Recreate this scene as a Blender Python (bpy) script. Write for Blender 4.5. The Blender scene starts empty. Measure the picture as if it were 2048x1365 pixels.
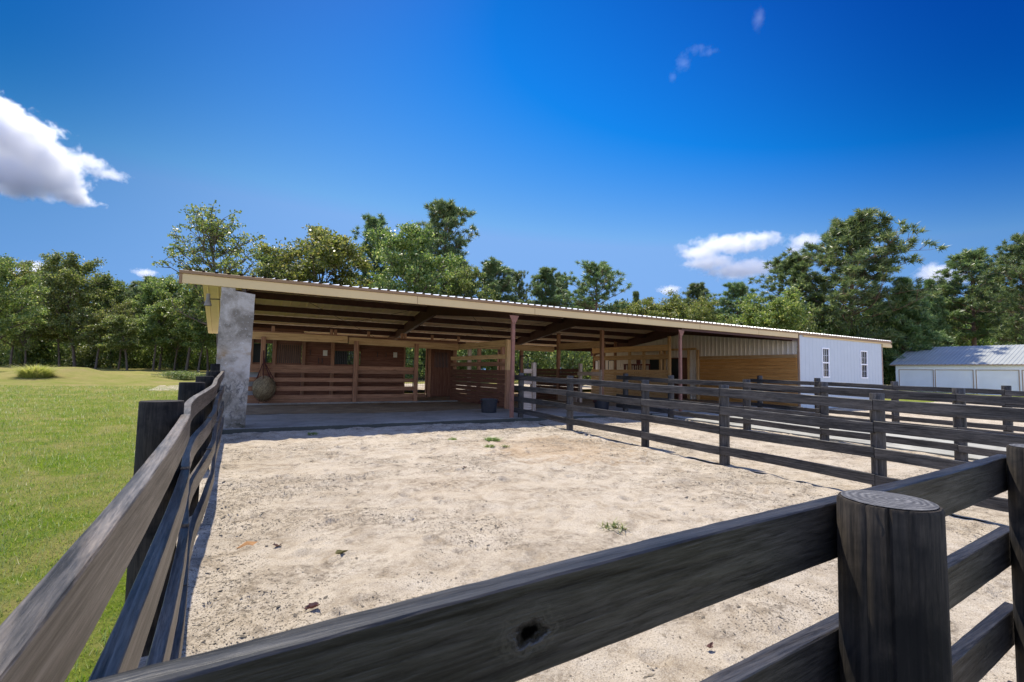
import bpy, bmesh, math, random
import numpy as np
from mathutils import Vector, Matrix
PI = math.pi
R_ = math.radians
rnd = random.Random(7)
sc = bpy.context.scene
col = sc.collection
SLOPE = 0.02                       # the ground rises gently away from the camera


def gz(y):
    return SLOPE * max(-6.0, min(y, 62.0))


# ------------------------------------------------------------------ materials
class NT:
    def __init__(s, name):
        s.m = bpy.data.materials.new(name)
        s.m.use_nodes = True
        s.t = s.m.node_tree
        s.t.nodes.clear()
        s.out = s.n('ShaderNodeOutputMaterial')

    def n(s, typ, **kw):
        nd = s.t.nodes.new(typ)
        for k, v in kw.items():
            if k.startswith('i_'):
                key = k[2:].replace('_', ' ')
                nd.inputs[key].default_value = v
            else:
                setattr(nd, k, v)
        return nd

    def l(s, a, b):
        s.t.links.new(a, b)

    def val(s, a, b):
        if hasattr(a, 'is_linked') or hasattr(a, 'links'):
            s.l(a, b)
        else:
            b.default_value = a

    def math(s, op, a, b=0.0, clamp=False):
        nd = s.n('ShaderNodeMath', operation=op, use_clamp=clamp)
        s.val(a, nd.inputs[0])
        s.val(b, nd.inputs[1])
        return nd.outputs[0]

    def mix(s, f, a, b, blend='MIX'):
        nd = s.n('ShaderNodeMix', data_type='RGBA', blend_type=blend)
        s.val(f, nd.inputs[0])
        for v, i in ((a, 6), (b, 7)):
            if isinstance(v, tuple):
                nd.inputs[i].default_value = (*v, 1) if len(v) == 3 else v
            else:
                s.l(v, nd.inputs[i])
        return nd.outputs[2]

    def coord(s, scale=(1, 1, 1), rand=True, kind='Object', vec=None):
        if vec is None:
            vec = s.n('ShaderNodeTexCoord').outputs[kind]
        mp = s.n('ShaderNodeMapping')
        mp.inputs['Scale'].default_value = scale
        if rand:
            oi = s.n('ShaderNodeObjectInfo')
            ad = s.n('ShaderNodeVectorMath', operation='ADD')
            sx = s.math('MULTIPLY', oi.outputs['Random'], 37.0)
            s.l(vec, ad.inputs[0])
            s.l(sx, ad.inputs[1])
            vec = ad.outputs[0]
        s.l(vec, mp.inputs['Vector'])
        return mp.outputs[0]

    def noise(s, vec, scale, detail=4.0, rough=0.55, dist=0.0):
        nd = s.n('ShaderNodeTexNoise')
        nd.inputs['Scale'].default_value = scale
        nd.inputs['Detail'].default_value = detail
        nd.inputs['Roughness'].default_value = rough
        nd.inputs['Distortion'].default_value = dist
        s.l(vec, nd.inputs['Vector'])
        return nd.outputs['Fac']

    def ramp(s, f, stops, interp='LINEAR'):
        nd = s.n('ShaderNodeValToRGB')
        nd.color_ramp.interpolation = interp
        e = nd.color_ramp.elements
        while len(e) < len(stops):
            e.new(0.5)
        for el, (p, c) in zip(e, stops):
            el.position = p
            el.color = (*c, 1) if isinstance(c, tuple) else (c, c, c, 1)
        s.l(f, nd.inputs[0])
        return nd.outputs[0]

    def bump(s, h, strength=0.3, dist=0.01, normal=None):
        nd = s.n('ShaderNodeBump')
        nd.inputs['Strength'].default_value = strength
        nd.inputs['Distance'].default_value = dist
        s.l(h, nd.inputs['Height'])
        if normal is not None:
            s.l(normal, nd.inputs['Normal'])
        return nd.outputs[0]

    def bsdf(s, color, rough=0.6, spec=0.5, metal=0.0, normal=None):
        b = s.n('ShaderNodeBsdfPrincipled')
        s.val((*color, 1) if isinstance(color, tuple) else color, b.inputs['Base Color'])
        s.val(rough, b.inputs['Roughness'])
        b.inputs['Specular IOR Level'].default_value = spec
        b.inputs['Metallic'].default_value = metal
        if normal is not None:
            s.l(normal, b.inputs['Normal'])
        s.l(b.outputs[0], s.out.inputs['Surface'])
        return b


AX = {'x': (1, 14, 14), 'y': (14, 1, 14), 'z': (14, 14, 1)}


def wood(name, axis, dark, mid, light, rough=0.7, spec=0.3, knots=True, wear=None, gsc=1.0, bumpd=0.002, coat=0.0, knot=None):
    """sawn timber: fibre streaks along an axis, knots, optional worn paint patches"""
    t = NT(name)
    c = t.coord(tuple(v * gsc for v in AX[axis]))
    f1 = t.noise(c, 1.6, 6, 0.62, 0.9)
    f2 = t.noise(c, 13.0, 4, 0.7, 0.4)
    ln = t.noise(t.coord(tuple(v * gsc * (1 if v > 1 else .22) * (6.5 if v > 1 else 1) for v in AX[axis])), 1.0, 2.5, .6, .12)
    g = t.math('ADD', t.math('ADD', t.math('MULTIPLY', f1, 0.40), t.math('MULTIPLY', f2, 0.25)), t.math('MULTIPLY', ln, 0.35))
    colr = t.ramp(g, [(0.40, dark), (0.5, mid), (0.60, light)])
    crack = t.ramp(t.noise(t.coord(tuple(v * gsc * (1 if v > 1 else .45) for v in AX[axis])), 3.2, 3, .55, .5), [(.30, 1.0), (.335, 0.0)])
    colr = t.mix(t.math('MULTIPLY', crack, .7), colr, tuple(v * .3 for v in dark))
    if wear:
        cw = t.coord((2.0, 2.0, 2.0) if axis == 'z' else ((.6, 3, 3) if axis == 'x' else (3, .6, 3)))
        w = t.noise(cw, 1.7, 6, 0.65, 0.8)
        w2 = t.math('MULTIPLY', t.ramp(w, [(0.42, 0.0), (0.68, 1.0)]), t.ramp(f2, [(0.35, 0.25), (0.6, 1.0)]))
        colr = t.mix(w2, colr, wear)
    if knots:
        k = t.n('ShaderNodeTexVoronoi')
        k.inputs['Scale'].default_value = 1.0
        sc_ = {'x': (.9, 4.5, 4.5), 'y': (4.5, .9, 4.5), 'z': (4.5, 4.5, .9)}[axis]
        t.l(t.coord(tuple(v * .8 for v in sc_)), k.inputs['Vector'])
        kd = t.ramp(k.outputs['Distance'], [(0.03, 1.0), (0.10, 0.0)])
        colr = t.mix(t.math('MULTIPLY', kd, 0.8), colr, tuple(v * 0.35 for v in dark))
    if knot:
        oc = t.n('ShaderNodeTexCoord').outputs['Object']
        nzk = t.n('ShaderNodeTexNoise')
        nzk.inputs['Scale'].default_value = 38
        nzk.inputs['Detail'].default_value = 5
        t.l(oc, nzk.inputs['Vector'])
        dv = t.n('ShaderNodeVectorMath', operation='SUBTRACT')
        t.l(oc, dv.inputs[0])
        dv.inputs[1].default_value = (knot[0], 0, knot[1])
        jt = t.n('ShaderNodeVectorMath', operation='MULTIPLY_ADD')
        t.l(nzk.outputs['Color'], jt.inputs[0])
        jt.inputs[1].default_value = (.06, 0, .04)
        jt.inputs[2].default_value = (-.03, 0, -.02)
        sm = t.n('ShaderNodeVectorMath', operation='ADD')
        t.l(dv.outputs[0], sm.inputs[0])
        t.l(jt.outputs[0], sm.inputs[1])
        sq = t.n('ShaderNodeVectorMath', operation='MULTIPLY')
        t.l(sm.outputs[0], sq.inputs[0])
        sq.inputs[1].default_value = (1, 0, 1.75)
        le = t.n('ShaderNodeVectorMath', operation='LENGTH')
        t.l(sq.outputs[0], le.inputs[0])
        dk_ = le.outputs['Value']
        ringk = t.math('MULTIPLY', t.math('ADD', t.math('SINE', t.math('ADD', t.math('MULTIPLY', dk_, 430.0), t.math('MULTIPLY', f1, 14.0))), 1.0), .5)
        halo = t.ramp(dk_, [(.02, .42), (.07, 0.0)])
        colr = t.mix(t.math('MULTIPLY', halo, ringk), colr, tuple(v * 1.5 for v in light))
        kmask = t.ramp(dk_, [(.014, 1.0), (.027, .6), (.036, 0.0)])
        colr = t.mix(kmask, colr, (.0015, .0013, .0012))
        keep = t.math('SUBTRACT', 1.0, t.math('MAXIMUM', kmask, t.math('MULTIPLY', t.math('MULTIPLY', halo, ringk), .8)), True)
        g = t.math('ADD', g, t.math('MULTIPLY', halo, ringk))
    oi = t.n('ShaderNodeObjectInfo')
    hv = t.n('ShaderNodeHueSaturation')
    t.l(t.math('ADD', t.math('MULTIPLY', oi.outputs['Random'], 0.4), 0.8), hv.inputs['Value'])
    t.l(colr, hv.inputs['Color'])
    hgt = t.math('ADD', t.math('MULTIPLY', ln, 1.3), t.math('MULTIPLY', f2, .6))
    if knot:
        hgt = t.math('SUBTRACT', hgt, t.math('ADD', t.math('MULTIPLY', kmask, 4.0), t.math('MULTIPLY', t.math('MULTIPLY', halo, ringk), .8)))
    nb = t.bump(hgt, 0.6, bumpd)
    rr = t.math('ADD', t.math('MULTIPLY', f2, 0.25), rough - 0.12)
    bb = t.bsdf(hv.outputs[0], rr, spec, normal=nb)
    if coat:
        bb.inputs['Coat Weight'].default_value = coat
        bb.inputs['Coat Roughness'].default_value = .38
        t.l(nb, bb.inputs['Coat Normal'])
        sp_ = t.ramp(g, [(.38, .25), (.62, 1.0)])
        if knot:
            sp_ = t.math('MULTIPLY', sp_, keep)
        t.l(t.math('MULTIPLY', sp_, spec), bb.inputs['Specular IOR Level'])
        t.l(t.math('MULTIPLY', sp_, coat), bb.inputs['Coat Weight'])
    return t.m


M = {}
BLK, BLKM, BLKL = (.006, .006, .007), (.013, .013, .015), (.03, .029, .03)
for a in 'xyz':
    M['black_' + a] = wood('black painted timber ' + a, a, tuple(v * .72 for v in BLK), tuple(v * .72 for v in BLKM), tuple(v * .75 for v in BLKL), 0.5, 0.5, True, (.05, .044, .04), 1.0, .002, .45)
    M['post_' + a] = wood('dull black post timber ' + a, a, (.0045, .004, .0038), (.0105, .0095, .0085), (.027, .023, .019), 0.85, 0.22, True, (.07, .056, .042), .55)
    M['worn_' + a] = wood('worn black timber ' + a, a, (.006, .0057, .0057), (.0165, .0155, .015), (.052, .047, .044), 0.55, 0.5, True, (.085, .074, .063), 1.0, .002, .25)
    M['brownblack_' + a] = wood('sun faded black timber ' + a, a, (.010, .0085, .007), (.040, .032, .025), (.115, .092, .07), 0.48, 0.6, True, (.165, .125, .088), 1.0, .002, .55)
    M['pine_' + a] = wood('yellow pine lumber ' + a, a, (.33, .19, .075), (.50, .315, .14), (.62, .42, .21), 0.7, 0.3, True)
    M['brown_' + a] = wood('brown stained lumber ' + a, a, (.17, .078, .042), (.28, .14, .075), (.39, .21, .12), 0.7, 0.3, True)
    M['dkbrown_' + a] = wood('dark brown stall boards ' + a, a, (.085, .035, .02), (.145, .062, .036), (.21, .10, .06), 0.75, 0.25, True)
    M['grey_' + a] = wood('weathered bare lumber ' + a, a, (.28, .20, .14), (.42, .32, .24), (.55, .45, .36), 0.75, 0.3, True)
    M['wains_' + a] = wood('oiled pine wall boards ' + a, a, (.26, .115, .028), (.40, .19, .05), (.50, .27, .085), 0.6, 0.35, True)


def simple(name, c, rough=0.6, spec=0.4, var=0.12, scale=3.0, metal=0.0, bump=0.0, bscale=60.0, rand=True):
    t = NT(name)
    v = t.coord((1, 1, 1), rand)
    f = t.noise(v, scale, 5, 0.6)
    lo = tuple(x * (1 - var) for x in c)
    hi = tuple(min(1, x * (1 + var)) for x in c)
    cc = t.ramp(f, [(0.3, lo), (0.7, hi)])
    nb = None
    if bump:
        nb = t.bump(t.noise(v, bscale, 3, 0.6), 0.5, bump)
    t.bsdf(cc, rough, spec, metal, nb)
    return t.m


M['fascia'] = simple('tan painted fascia steel', (.64, .475, .225), .45, .4, .05, 1.2)
M['trim'] = simple('brown trim steel', (.26, .15, .062), .45, .4, .1, 2)
M['roof'] = simple('bright roof steel', (.80, .80, .79), .33, .5, .04, 2)
M['roof_tan'] = simple('underside of roof sheets', (.90, .72, .53), .5, .35, .06, 1.5)
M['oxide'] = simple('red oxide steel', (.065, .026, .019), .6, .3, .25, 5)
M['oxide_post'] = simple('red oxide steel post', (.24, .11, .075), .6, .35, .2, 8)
M['beige'] = simple('beige ribbed wall steel', (.66, .60, .50), .5, .35, .05, 1.2)
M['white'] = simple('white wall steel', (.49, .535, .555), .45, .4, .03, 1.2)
M['white_frame'] = simple('white window frame', (.85, .85, .85), .4, .5, .02, 4)
M['corner'] = simple('brown corner trim', (.36, .24, .16), .5, .4, .08, 4)
M['blackmetal'] = simple('black steel pipe', (.012, .012, .013), .4, .5, .2, 6)
M['galv'] = simple('galvanised steel', (.45, .46, .47), .35, .5, .15, 12, .8)
M['bucket'] = simple('navy black rubber', (.012, .014, .02), .45, .5, .25, 9, 0, .002, 40)
M['rubber'] = simple('grey feed tub plastic', (.30, .33, .37), .5, .4, .1, 4)
M['redwood'] = simple('dark red wooden rack', (.12, .025, .018), .5, .4, .2, 6)
M['paper'] = simple('pale card', (.62, .60, .50), .8, .2, .06, 8)
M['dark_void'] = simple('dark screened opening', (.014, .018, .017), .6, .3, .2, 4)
M['hinge'] = simple('zinc bolt', (.55, .56, .58), .25, .6, .1, 20, 1.0)
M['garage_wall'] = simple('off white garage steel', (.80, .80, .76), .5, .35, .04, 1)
M['rollup'] = simple('white roller door steel', (.80, .80, .77), .45, .4, .04, 1)
M['garage_roof'] = simple('pale garage roof steel', (.31, .325, .31), .45, .4, .1, .6)
M['bark_oak'] = simple('oak bark', (.12, .095, .075), .9, .15, .35, 4, 0, .03, 9)
M['bark_pine'] = simple('pine bark', (.17, .11, .08), .9, .15, .4, 5, 0, .04, 7)
M['rope'] = simple('dark red halter rope', (.06, .018, .016), .8, .2, .3, 20)


def m_glass():
    t = NT('dark window glass')
    t.bsdf((.010, .011, .013), .06, .28)
    return t.m


M['glass'] = m_glass()


def m_concrete(name, base, stain, dark, edge=False):
    t = NT(name)
    c = t.coord((1, 1, 1), False)
    f = t.noise(c, 1.3, 7, .65, .5)
    g = t.noise(c, 14, 5, .7)
    h = t.noise(c, 130, 3, .6)
    cc = t.ramp(f, [(.34, tuple(v * .72 for v in base)), (.52, base), (.7, tuple(min(1, v * 1.2) for v in base))])
    cc = t.mix(t.ramp(g, [(.5, 0.0), (.72, 0.75)]), cc, stain)
    st = t.noise(t.coord((1.2, 1.2, .35), False), 2.2, 6, .7, 1.2)
    cc = t.mix(t.ramp(st, [(.55, 0.0), (.72, .8)]), cc, dark)
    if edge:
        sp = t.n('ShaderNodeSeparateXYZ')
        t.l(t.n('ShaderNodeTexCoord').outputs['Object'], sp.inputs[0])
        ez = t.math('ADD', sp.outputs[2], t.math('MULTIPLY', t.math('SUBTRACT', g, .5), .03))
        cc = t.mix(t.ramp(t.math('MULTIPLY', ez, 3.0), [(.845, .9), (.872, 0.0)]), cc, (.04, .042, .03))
    nb = t.bump(t.math('ADD', t.math('MULTIPLY', g, .7), t.math('MULTIPLY', h, .3)), .5, .012)
    t.bsdf(cc, .85, .25, normal=nb)
    return t.m


def m_pillar():
    t = NT('weathered cast concrete')
    tc = t.n('ShaderNodeTexCoord').outputs['Object']
    c = t.coord((1, 1, 1), False, vec=tc)
    f = t.noise(c, 2.2, 7, .65, .4)
    g = t.noise(c, 20, 8, .78, .3)
    cc = t.ramp(f, [(.39, (.19, .165, .13)), (.5, (.32, .285, .235)), (.61, (.45, .41, .355))])
    cc = t.mix(t.ramp(g, [(.56, 0.0), (.66, .7)]), cc, (.64, .62, .59))
    z = t.n('ShaderNodeSeparateXYZ')
    t.l(tc, z.inputs[0])
    rust = t.math('MULTIPLY', t.ramp(t.noise(c, 3.1, 5, .6, .8), [(.45, 0.0), (.62, 1.0)]),
                  t.ramp(t.math('DIVIDE', z.outputs[2], 3.2), [(.36, 0.0), (.46, 1.0), (.5, 1.0), (.58, 0.0)]))
    cc = t.mix(t.math('MULTIPLY', rust, .8), cc, (.27, .17, .075))
    peel = t.math('MULTIPLY', t.ramp(t.noise(t.coord((1.4, 1.4, .8), False, vec=tc), 9, 7, .75, 1.0), [(.5, 0.0), (.58, 1.0)]),
                  t.ramp(t.math('DIVIDE', z.outputs[2], 3.2), [(.02, .2), (.1, 1.0), (.3, 1.0), (.4, 0.0)]))
    cc = t.mix(t.math('MULTIPLY', peel, .8), cc, (.10, .095, .09))
    moss = t.math('MULTIPLY', t.ramp(t.noise(c, 6, 5, .7), [(.42, 0.0), (.6, 1.0)]),
                  t.ramp(t.math('DIVIDE', z.outputs[2], 3.2), [(.03, 1.0), (.09, 0.0)]))
    cc = t.mix(moss, cc, (.03, .035, .02))
    nb = t.bump(t.math('ADD', g, f), .6, .012)
    t.bsdf(cc, .85, .25, normal=nb)
    return t.m


M['pillar'] = m_pillar()
M['concrete'] = m_concrete('old concrete slab', (.28, .262, .228), (.185, .17, .14), (.12, .11, .09), True)
M['drive'] = m_concrete('pale concrete drive', (0.345, 0.3375, 0.2952), (0.315, 0.3, 0.2592), (0.27, 0.255, 0.216))


def m_floor():
    t = NT('dirt and straw floor')
    c = t.coord((1, 1, 1), False)
    f = t.noise(c, 2.0, 7, .65, .5)
    g = t.noise(t.coord((6, 40, 6), False), 3, 5, .7)
    cc = t.ramp(f, [(.3, (.14, .10, .065)), (.55, (.24, .18, .115)), (.75, (.34, .27, .17))])
    cc = t.mix(t.ramp(g, [(.52, 0.0), (.66, .6)]), cc, (.34, .27, .14))
    t.bsdf(cc, .95, .1, normal=t.bump(g, .6, .02))
    return t.m


M['floor'] = m_floor()


def m_sand():
    t = NT('pale paddock sand')
    c = t.coord((1, 1, 1), False)
    big = t.noise(c, .55, 5, .6, .4)
    mid = t.noise(c, 3.2, 7, .68, .7)
    fine = t.noise(c, 45, 5, .7)
    grit = t.noise(c, 230, 3, .65)
    cc = t.ramp(mid, [(.32, (0.32, 0.2568, 0.1776)), (.48, (0.485, 0.412, 0.312)), (.68, (0.57, 0.497, 0.388))])
    pep = t.noise(c, 95, 2, .6)
    cc = t.mix(t.ramp(pep, [(.56, 0.0), (.64, .6)]), cc, (0.136, 0.1067, 0.0777))
    cc = t.mix(t.ramp(t.noise(c, 62, 3, .7), [(.30, .55), (.44, 0.0)]), cc, (0.672, 0.6083, 0.4884))
    cc = t.mix(t.ramp(grit, [(.52, 0.0), (.62, .6)]), cc, (0.144, 0.1145, 0.0814))
    cc = t.mix(t.ramp(fine, [(.56, 0.0), (.7, .38)]), cc, (0.216, 0.1738, 0.1258))
    cc = t.mix(t.ramp(grit, [(.28, .45), (.42, 0.0)]), cc, (0.656, 0.6004, 0.5106))
    # damp, trampled manure patches with ragged outlines
    dk = t.math('MULTIPLY', t.ramp(t.noise(t.coord((.8, 1.4, 1), False), 1.5, 8, .72, 1.2), [(.48, 0.0), (.60, 1.0)]),
                t.ramp(t.noise(c, 16, 5, .75), [(.44, 0.0), (.6, 1.0)]))
    cc = t.mix(t.math('MULTIPLY', dk, .8), cc, (0.136, 0.1067, 0.074))
    # rusty sand
    sep = t.n('ShaderNodeSeparateXYZ')
    t.l(t.n('ShaderNodeTexCoord').outputs['Object'], sep.inputs[0])
    dx = t.math('DIVIDE', t.math('SUBTRACT', sep.outputs[0], 5.6), 1.7)
    dy = t.math('DIVIDE', t.math('SUBTRACT', sep.outputs[1], 7.6), 1.5)
    rr = t.math('ADD', t.math('POWER', dx, 2.0), t.math('POWER', dy, 2.0))
    rr = t.math('SUBTRACT', 1.15, t.math('ADD', rr, t.math('MULTIPLY', t.math('SUBTRACT', mid, .5), 3.0)), True)
    cc = t.mix(t.math('MULTIPLY', rr, .32), cc, (0.4, 0.2449, 0.1036))
    cc = t.mix(t.ramp(big, [(.55, 0.0), (.75, .25)]), cc, (0.336, 0.237, 0.1332))
    blot = t.math('MULTIPLY', t.ramp(t.noise(t.coord((.45, .8, 1), False), 1.2, 6, .62, .5), [(.52, 0.0), (.66, .55)]), t.ramp(fine, [(.35, .5), (.6, 1.0)]))
    cc = t.mix(t.math('MULTIPLY', blot, .75), cc, (0.264, 0.2133, 0.148))
    h = t.math('ADD', t.math('MULTIPLY', fine, .6), t.math('MULTIPLY', grit, .35))
    n1 = t.bump(mid, .35, .05)
    t.bsdf(cc, .95, .12, normal=t.bump(h, 1.0, .02, n1))
    return t.m


M['sand'] = m_sand()


def m_ground():
    t = NT('mown field')
    c = t.coord((1, 1, 1), False)
    big = t.noise(c, .22, 6, .62, .6)
    mid = t.noise(c, 1.7, 7, .7, .4)
    fine = t.noise(t.coord((1, 1, 1), False), 38, 5, .75)
    cc = t.ramp(fine, [(.3, (0.0444, 0.0925, 0.0037)), (.5, (0.1147, 0.1739, 0.0089)), (.72, (0.2294, 0.2664, 0.0333))])
    dry = t.ramp(mid, [(.42, 0.0), (.64, .75)])
    cc = t.mix(t.ramp(t.noise(t.coord((1, 1, 0), False), .75, 6, .68, .6), [(.46, 0.0), (.62, .8)]), cc, (0.2664, 0.2294, 0.0814))
    cc = t.mix(t.math('MULTIPLY', dry, .6), cc, (0.296, 0.259, 0.0962))
    sep = t.n('ShaderNodeSeparateXYZ')
    t.l(t.n('ShaderNodeTexCoord').outputs['Object'], sep.inputs[0])
    far = t.ramp(t.math('DIVIDE', sep.outputs[1], 60.0), [(.16, 0.0), (.42, .3), (.6, .6)])
    cc = t.mix(t.math('MULTIPLY', far, t.ramp(big, [(.3, .35), (.6, 1.0)])), cc, (0.296, 0.2442, 0.0888))
    bare = t.math('MULTIPLY', t.ramp(t.noise(t.coord((.5, 1, 1), False), .8, 6, .7, .8), [(.48, 0.0), (.6, 1.0)]), t.math('MULTIPLY', far, far))
    cc = t.mix(t.math('MULTIPLY', bare, .75), cc, (0.296, 0.1961, 0.1147))
    t.bsdf(cc, .95, .08, normal=t.bump(t.math('ADD', fine, mid), .9, .05))
    return t.m


M['ground'] = m_ground()


def m_leaf(name, cols, trans=.42, rough=.42, patch=None):
    """leaf faces: colour varies leaf to leaf and tree to tree"""
    t = NT(name)
    g = t.n('ShaderNodeNewGeometry')
    cc = t.ramp(g.outputs['Random Per Island'], cols)
    if patch:
        c_ = t.coord((1, 1, 0), False)
        pn = t.noise(c_, .75, 6, .68, .6)
        cc = t.mix(t.ramp(pn, [(.47, 0.0), (.64, .65)]), cc, patch)
        cc = t.mix(t.ramp(t.noise(c_, .5, 4, .6), [(.5, 0.0), (.66, .6)]), cc, (.075, .15, .012))
    oi = t.n('ShaderNodeObjectInfo')
    hv = t.n('ShaderNodeHueSaturation')
    t.l(t.math('ADD', t.math('MULTIPLY', oi.outputs['Random'], .035), .483), hv.inputs['Hue'])
    t.l(t.math('ADD', t.math('MULTIPLY', oi.outputs['Random'], .3), .85), hv.inputs['Value'])
    t.l(cc, hv.inputs['Color'])
    b = t.n('ShaderNodeBsdfPrincipled')
    t.l(hv.outputs[0], b.inputs['Base Color'])
    b.inputs['Roughness'].default_value = rough
    b.inputs['Specular IOR Level'].default_value = .7
    tr = t.n('ShaderNodeBsdfTranslucent')
    hv2 = t.n('ShaderNodeHueSaturation')
    hv2.inputs['Value'].default_value = 1.7
    t.l(hv.outputs[0], hv2.inputs['Color'])
    t.l(hv2.outputs[0], tr.inputs['Color'])
    mx = t.n('ShaderNodeMixShader')
    mx.inputs[0].default_value = trans
    t.l(b.outputs[0], mx.inputs[1])
    t.l(tr.outputs[0], mx.inputs[2])
    t.l(mx.outputs[0], t.out.inputs['Surface'])
    return t.m


M['oakleaf'] = m_leaf('oak leaves', [(0, (.055, .092, .018)), (.45, (.125, .175, .034)), (.85, (.23, .265, .062)), (1, (.40, .38, .14))])
M['oakleaf2'] = m_leaf('bright oak leaves', [(0, (.075, .115, .018)), (.5, (.165, .215, .037)), (.88, (.29, .31, .072)), (1, (.44, .40, .14))])
M['needle'] = m_leaf('pine needles', [(0, (.05, .095, .035)), (.5, (.12, .18, .055)), (.9, (.215, .275, .09)), (1, (.33, .33, .13))], .34, .4)
M['bushleaf'] = m_leaf('undergrowth leaves', [(0, (.038, .068, .014)), (.5, (.10, .15, .03)), (.9, (.21, .26, .058)), (1, (.40, .38, .13))])  # darker than the oak leaves: shade inside the wood put into the colour
M['blade'] = m_leaf('grass blades', [(0, (0.0592, 0.1258, 0.0044)), (.5, (0.1332, 0.2146, 0.0074)), (.8, (0.222, 0.2738, 0.0259)), (.93, (0.3256, 0.296, 0.0888)), (1, (0.3996, 0.3478, 0.1776))], .4, .5, (0.2664, 0.259, 0.0629))
M['weed'] = m_leaf('weed leaves', [(0, (.06, .11, .015)), (.6, (.13, .19, .03)), (1, (.26, .26, .07))], .3, .5)
M['dryleaf'] = m_leaf('fallen leaf', [(0, (.07, .03, .02)), (1, (.12, .05, .03))], .15, .6)
M['tallgrass'] = m_leaf('tall grass', [(0, (.20, .28, .05)), (.5, (.36, .42, .08)), (1, (.52, .50, .17))], .4, .5)
M['hay'] = m_leaf('hay', [(0, (.16, .115, .06)), (.5, (.31, .24, .13)), (1, (.48, .39, .23))], .1, .8)
M['debris'] = m_leaf('dark sand debris', [(0, (.05, .038, .028)), (.6, (.11, .085, .06)), (1, (.22, .17, .12))], .0, .9)


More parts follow.
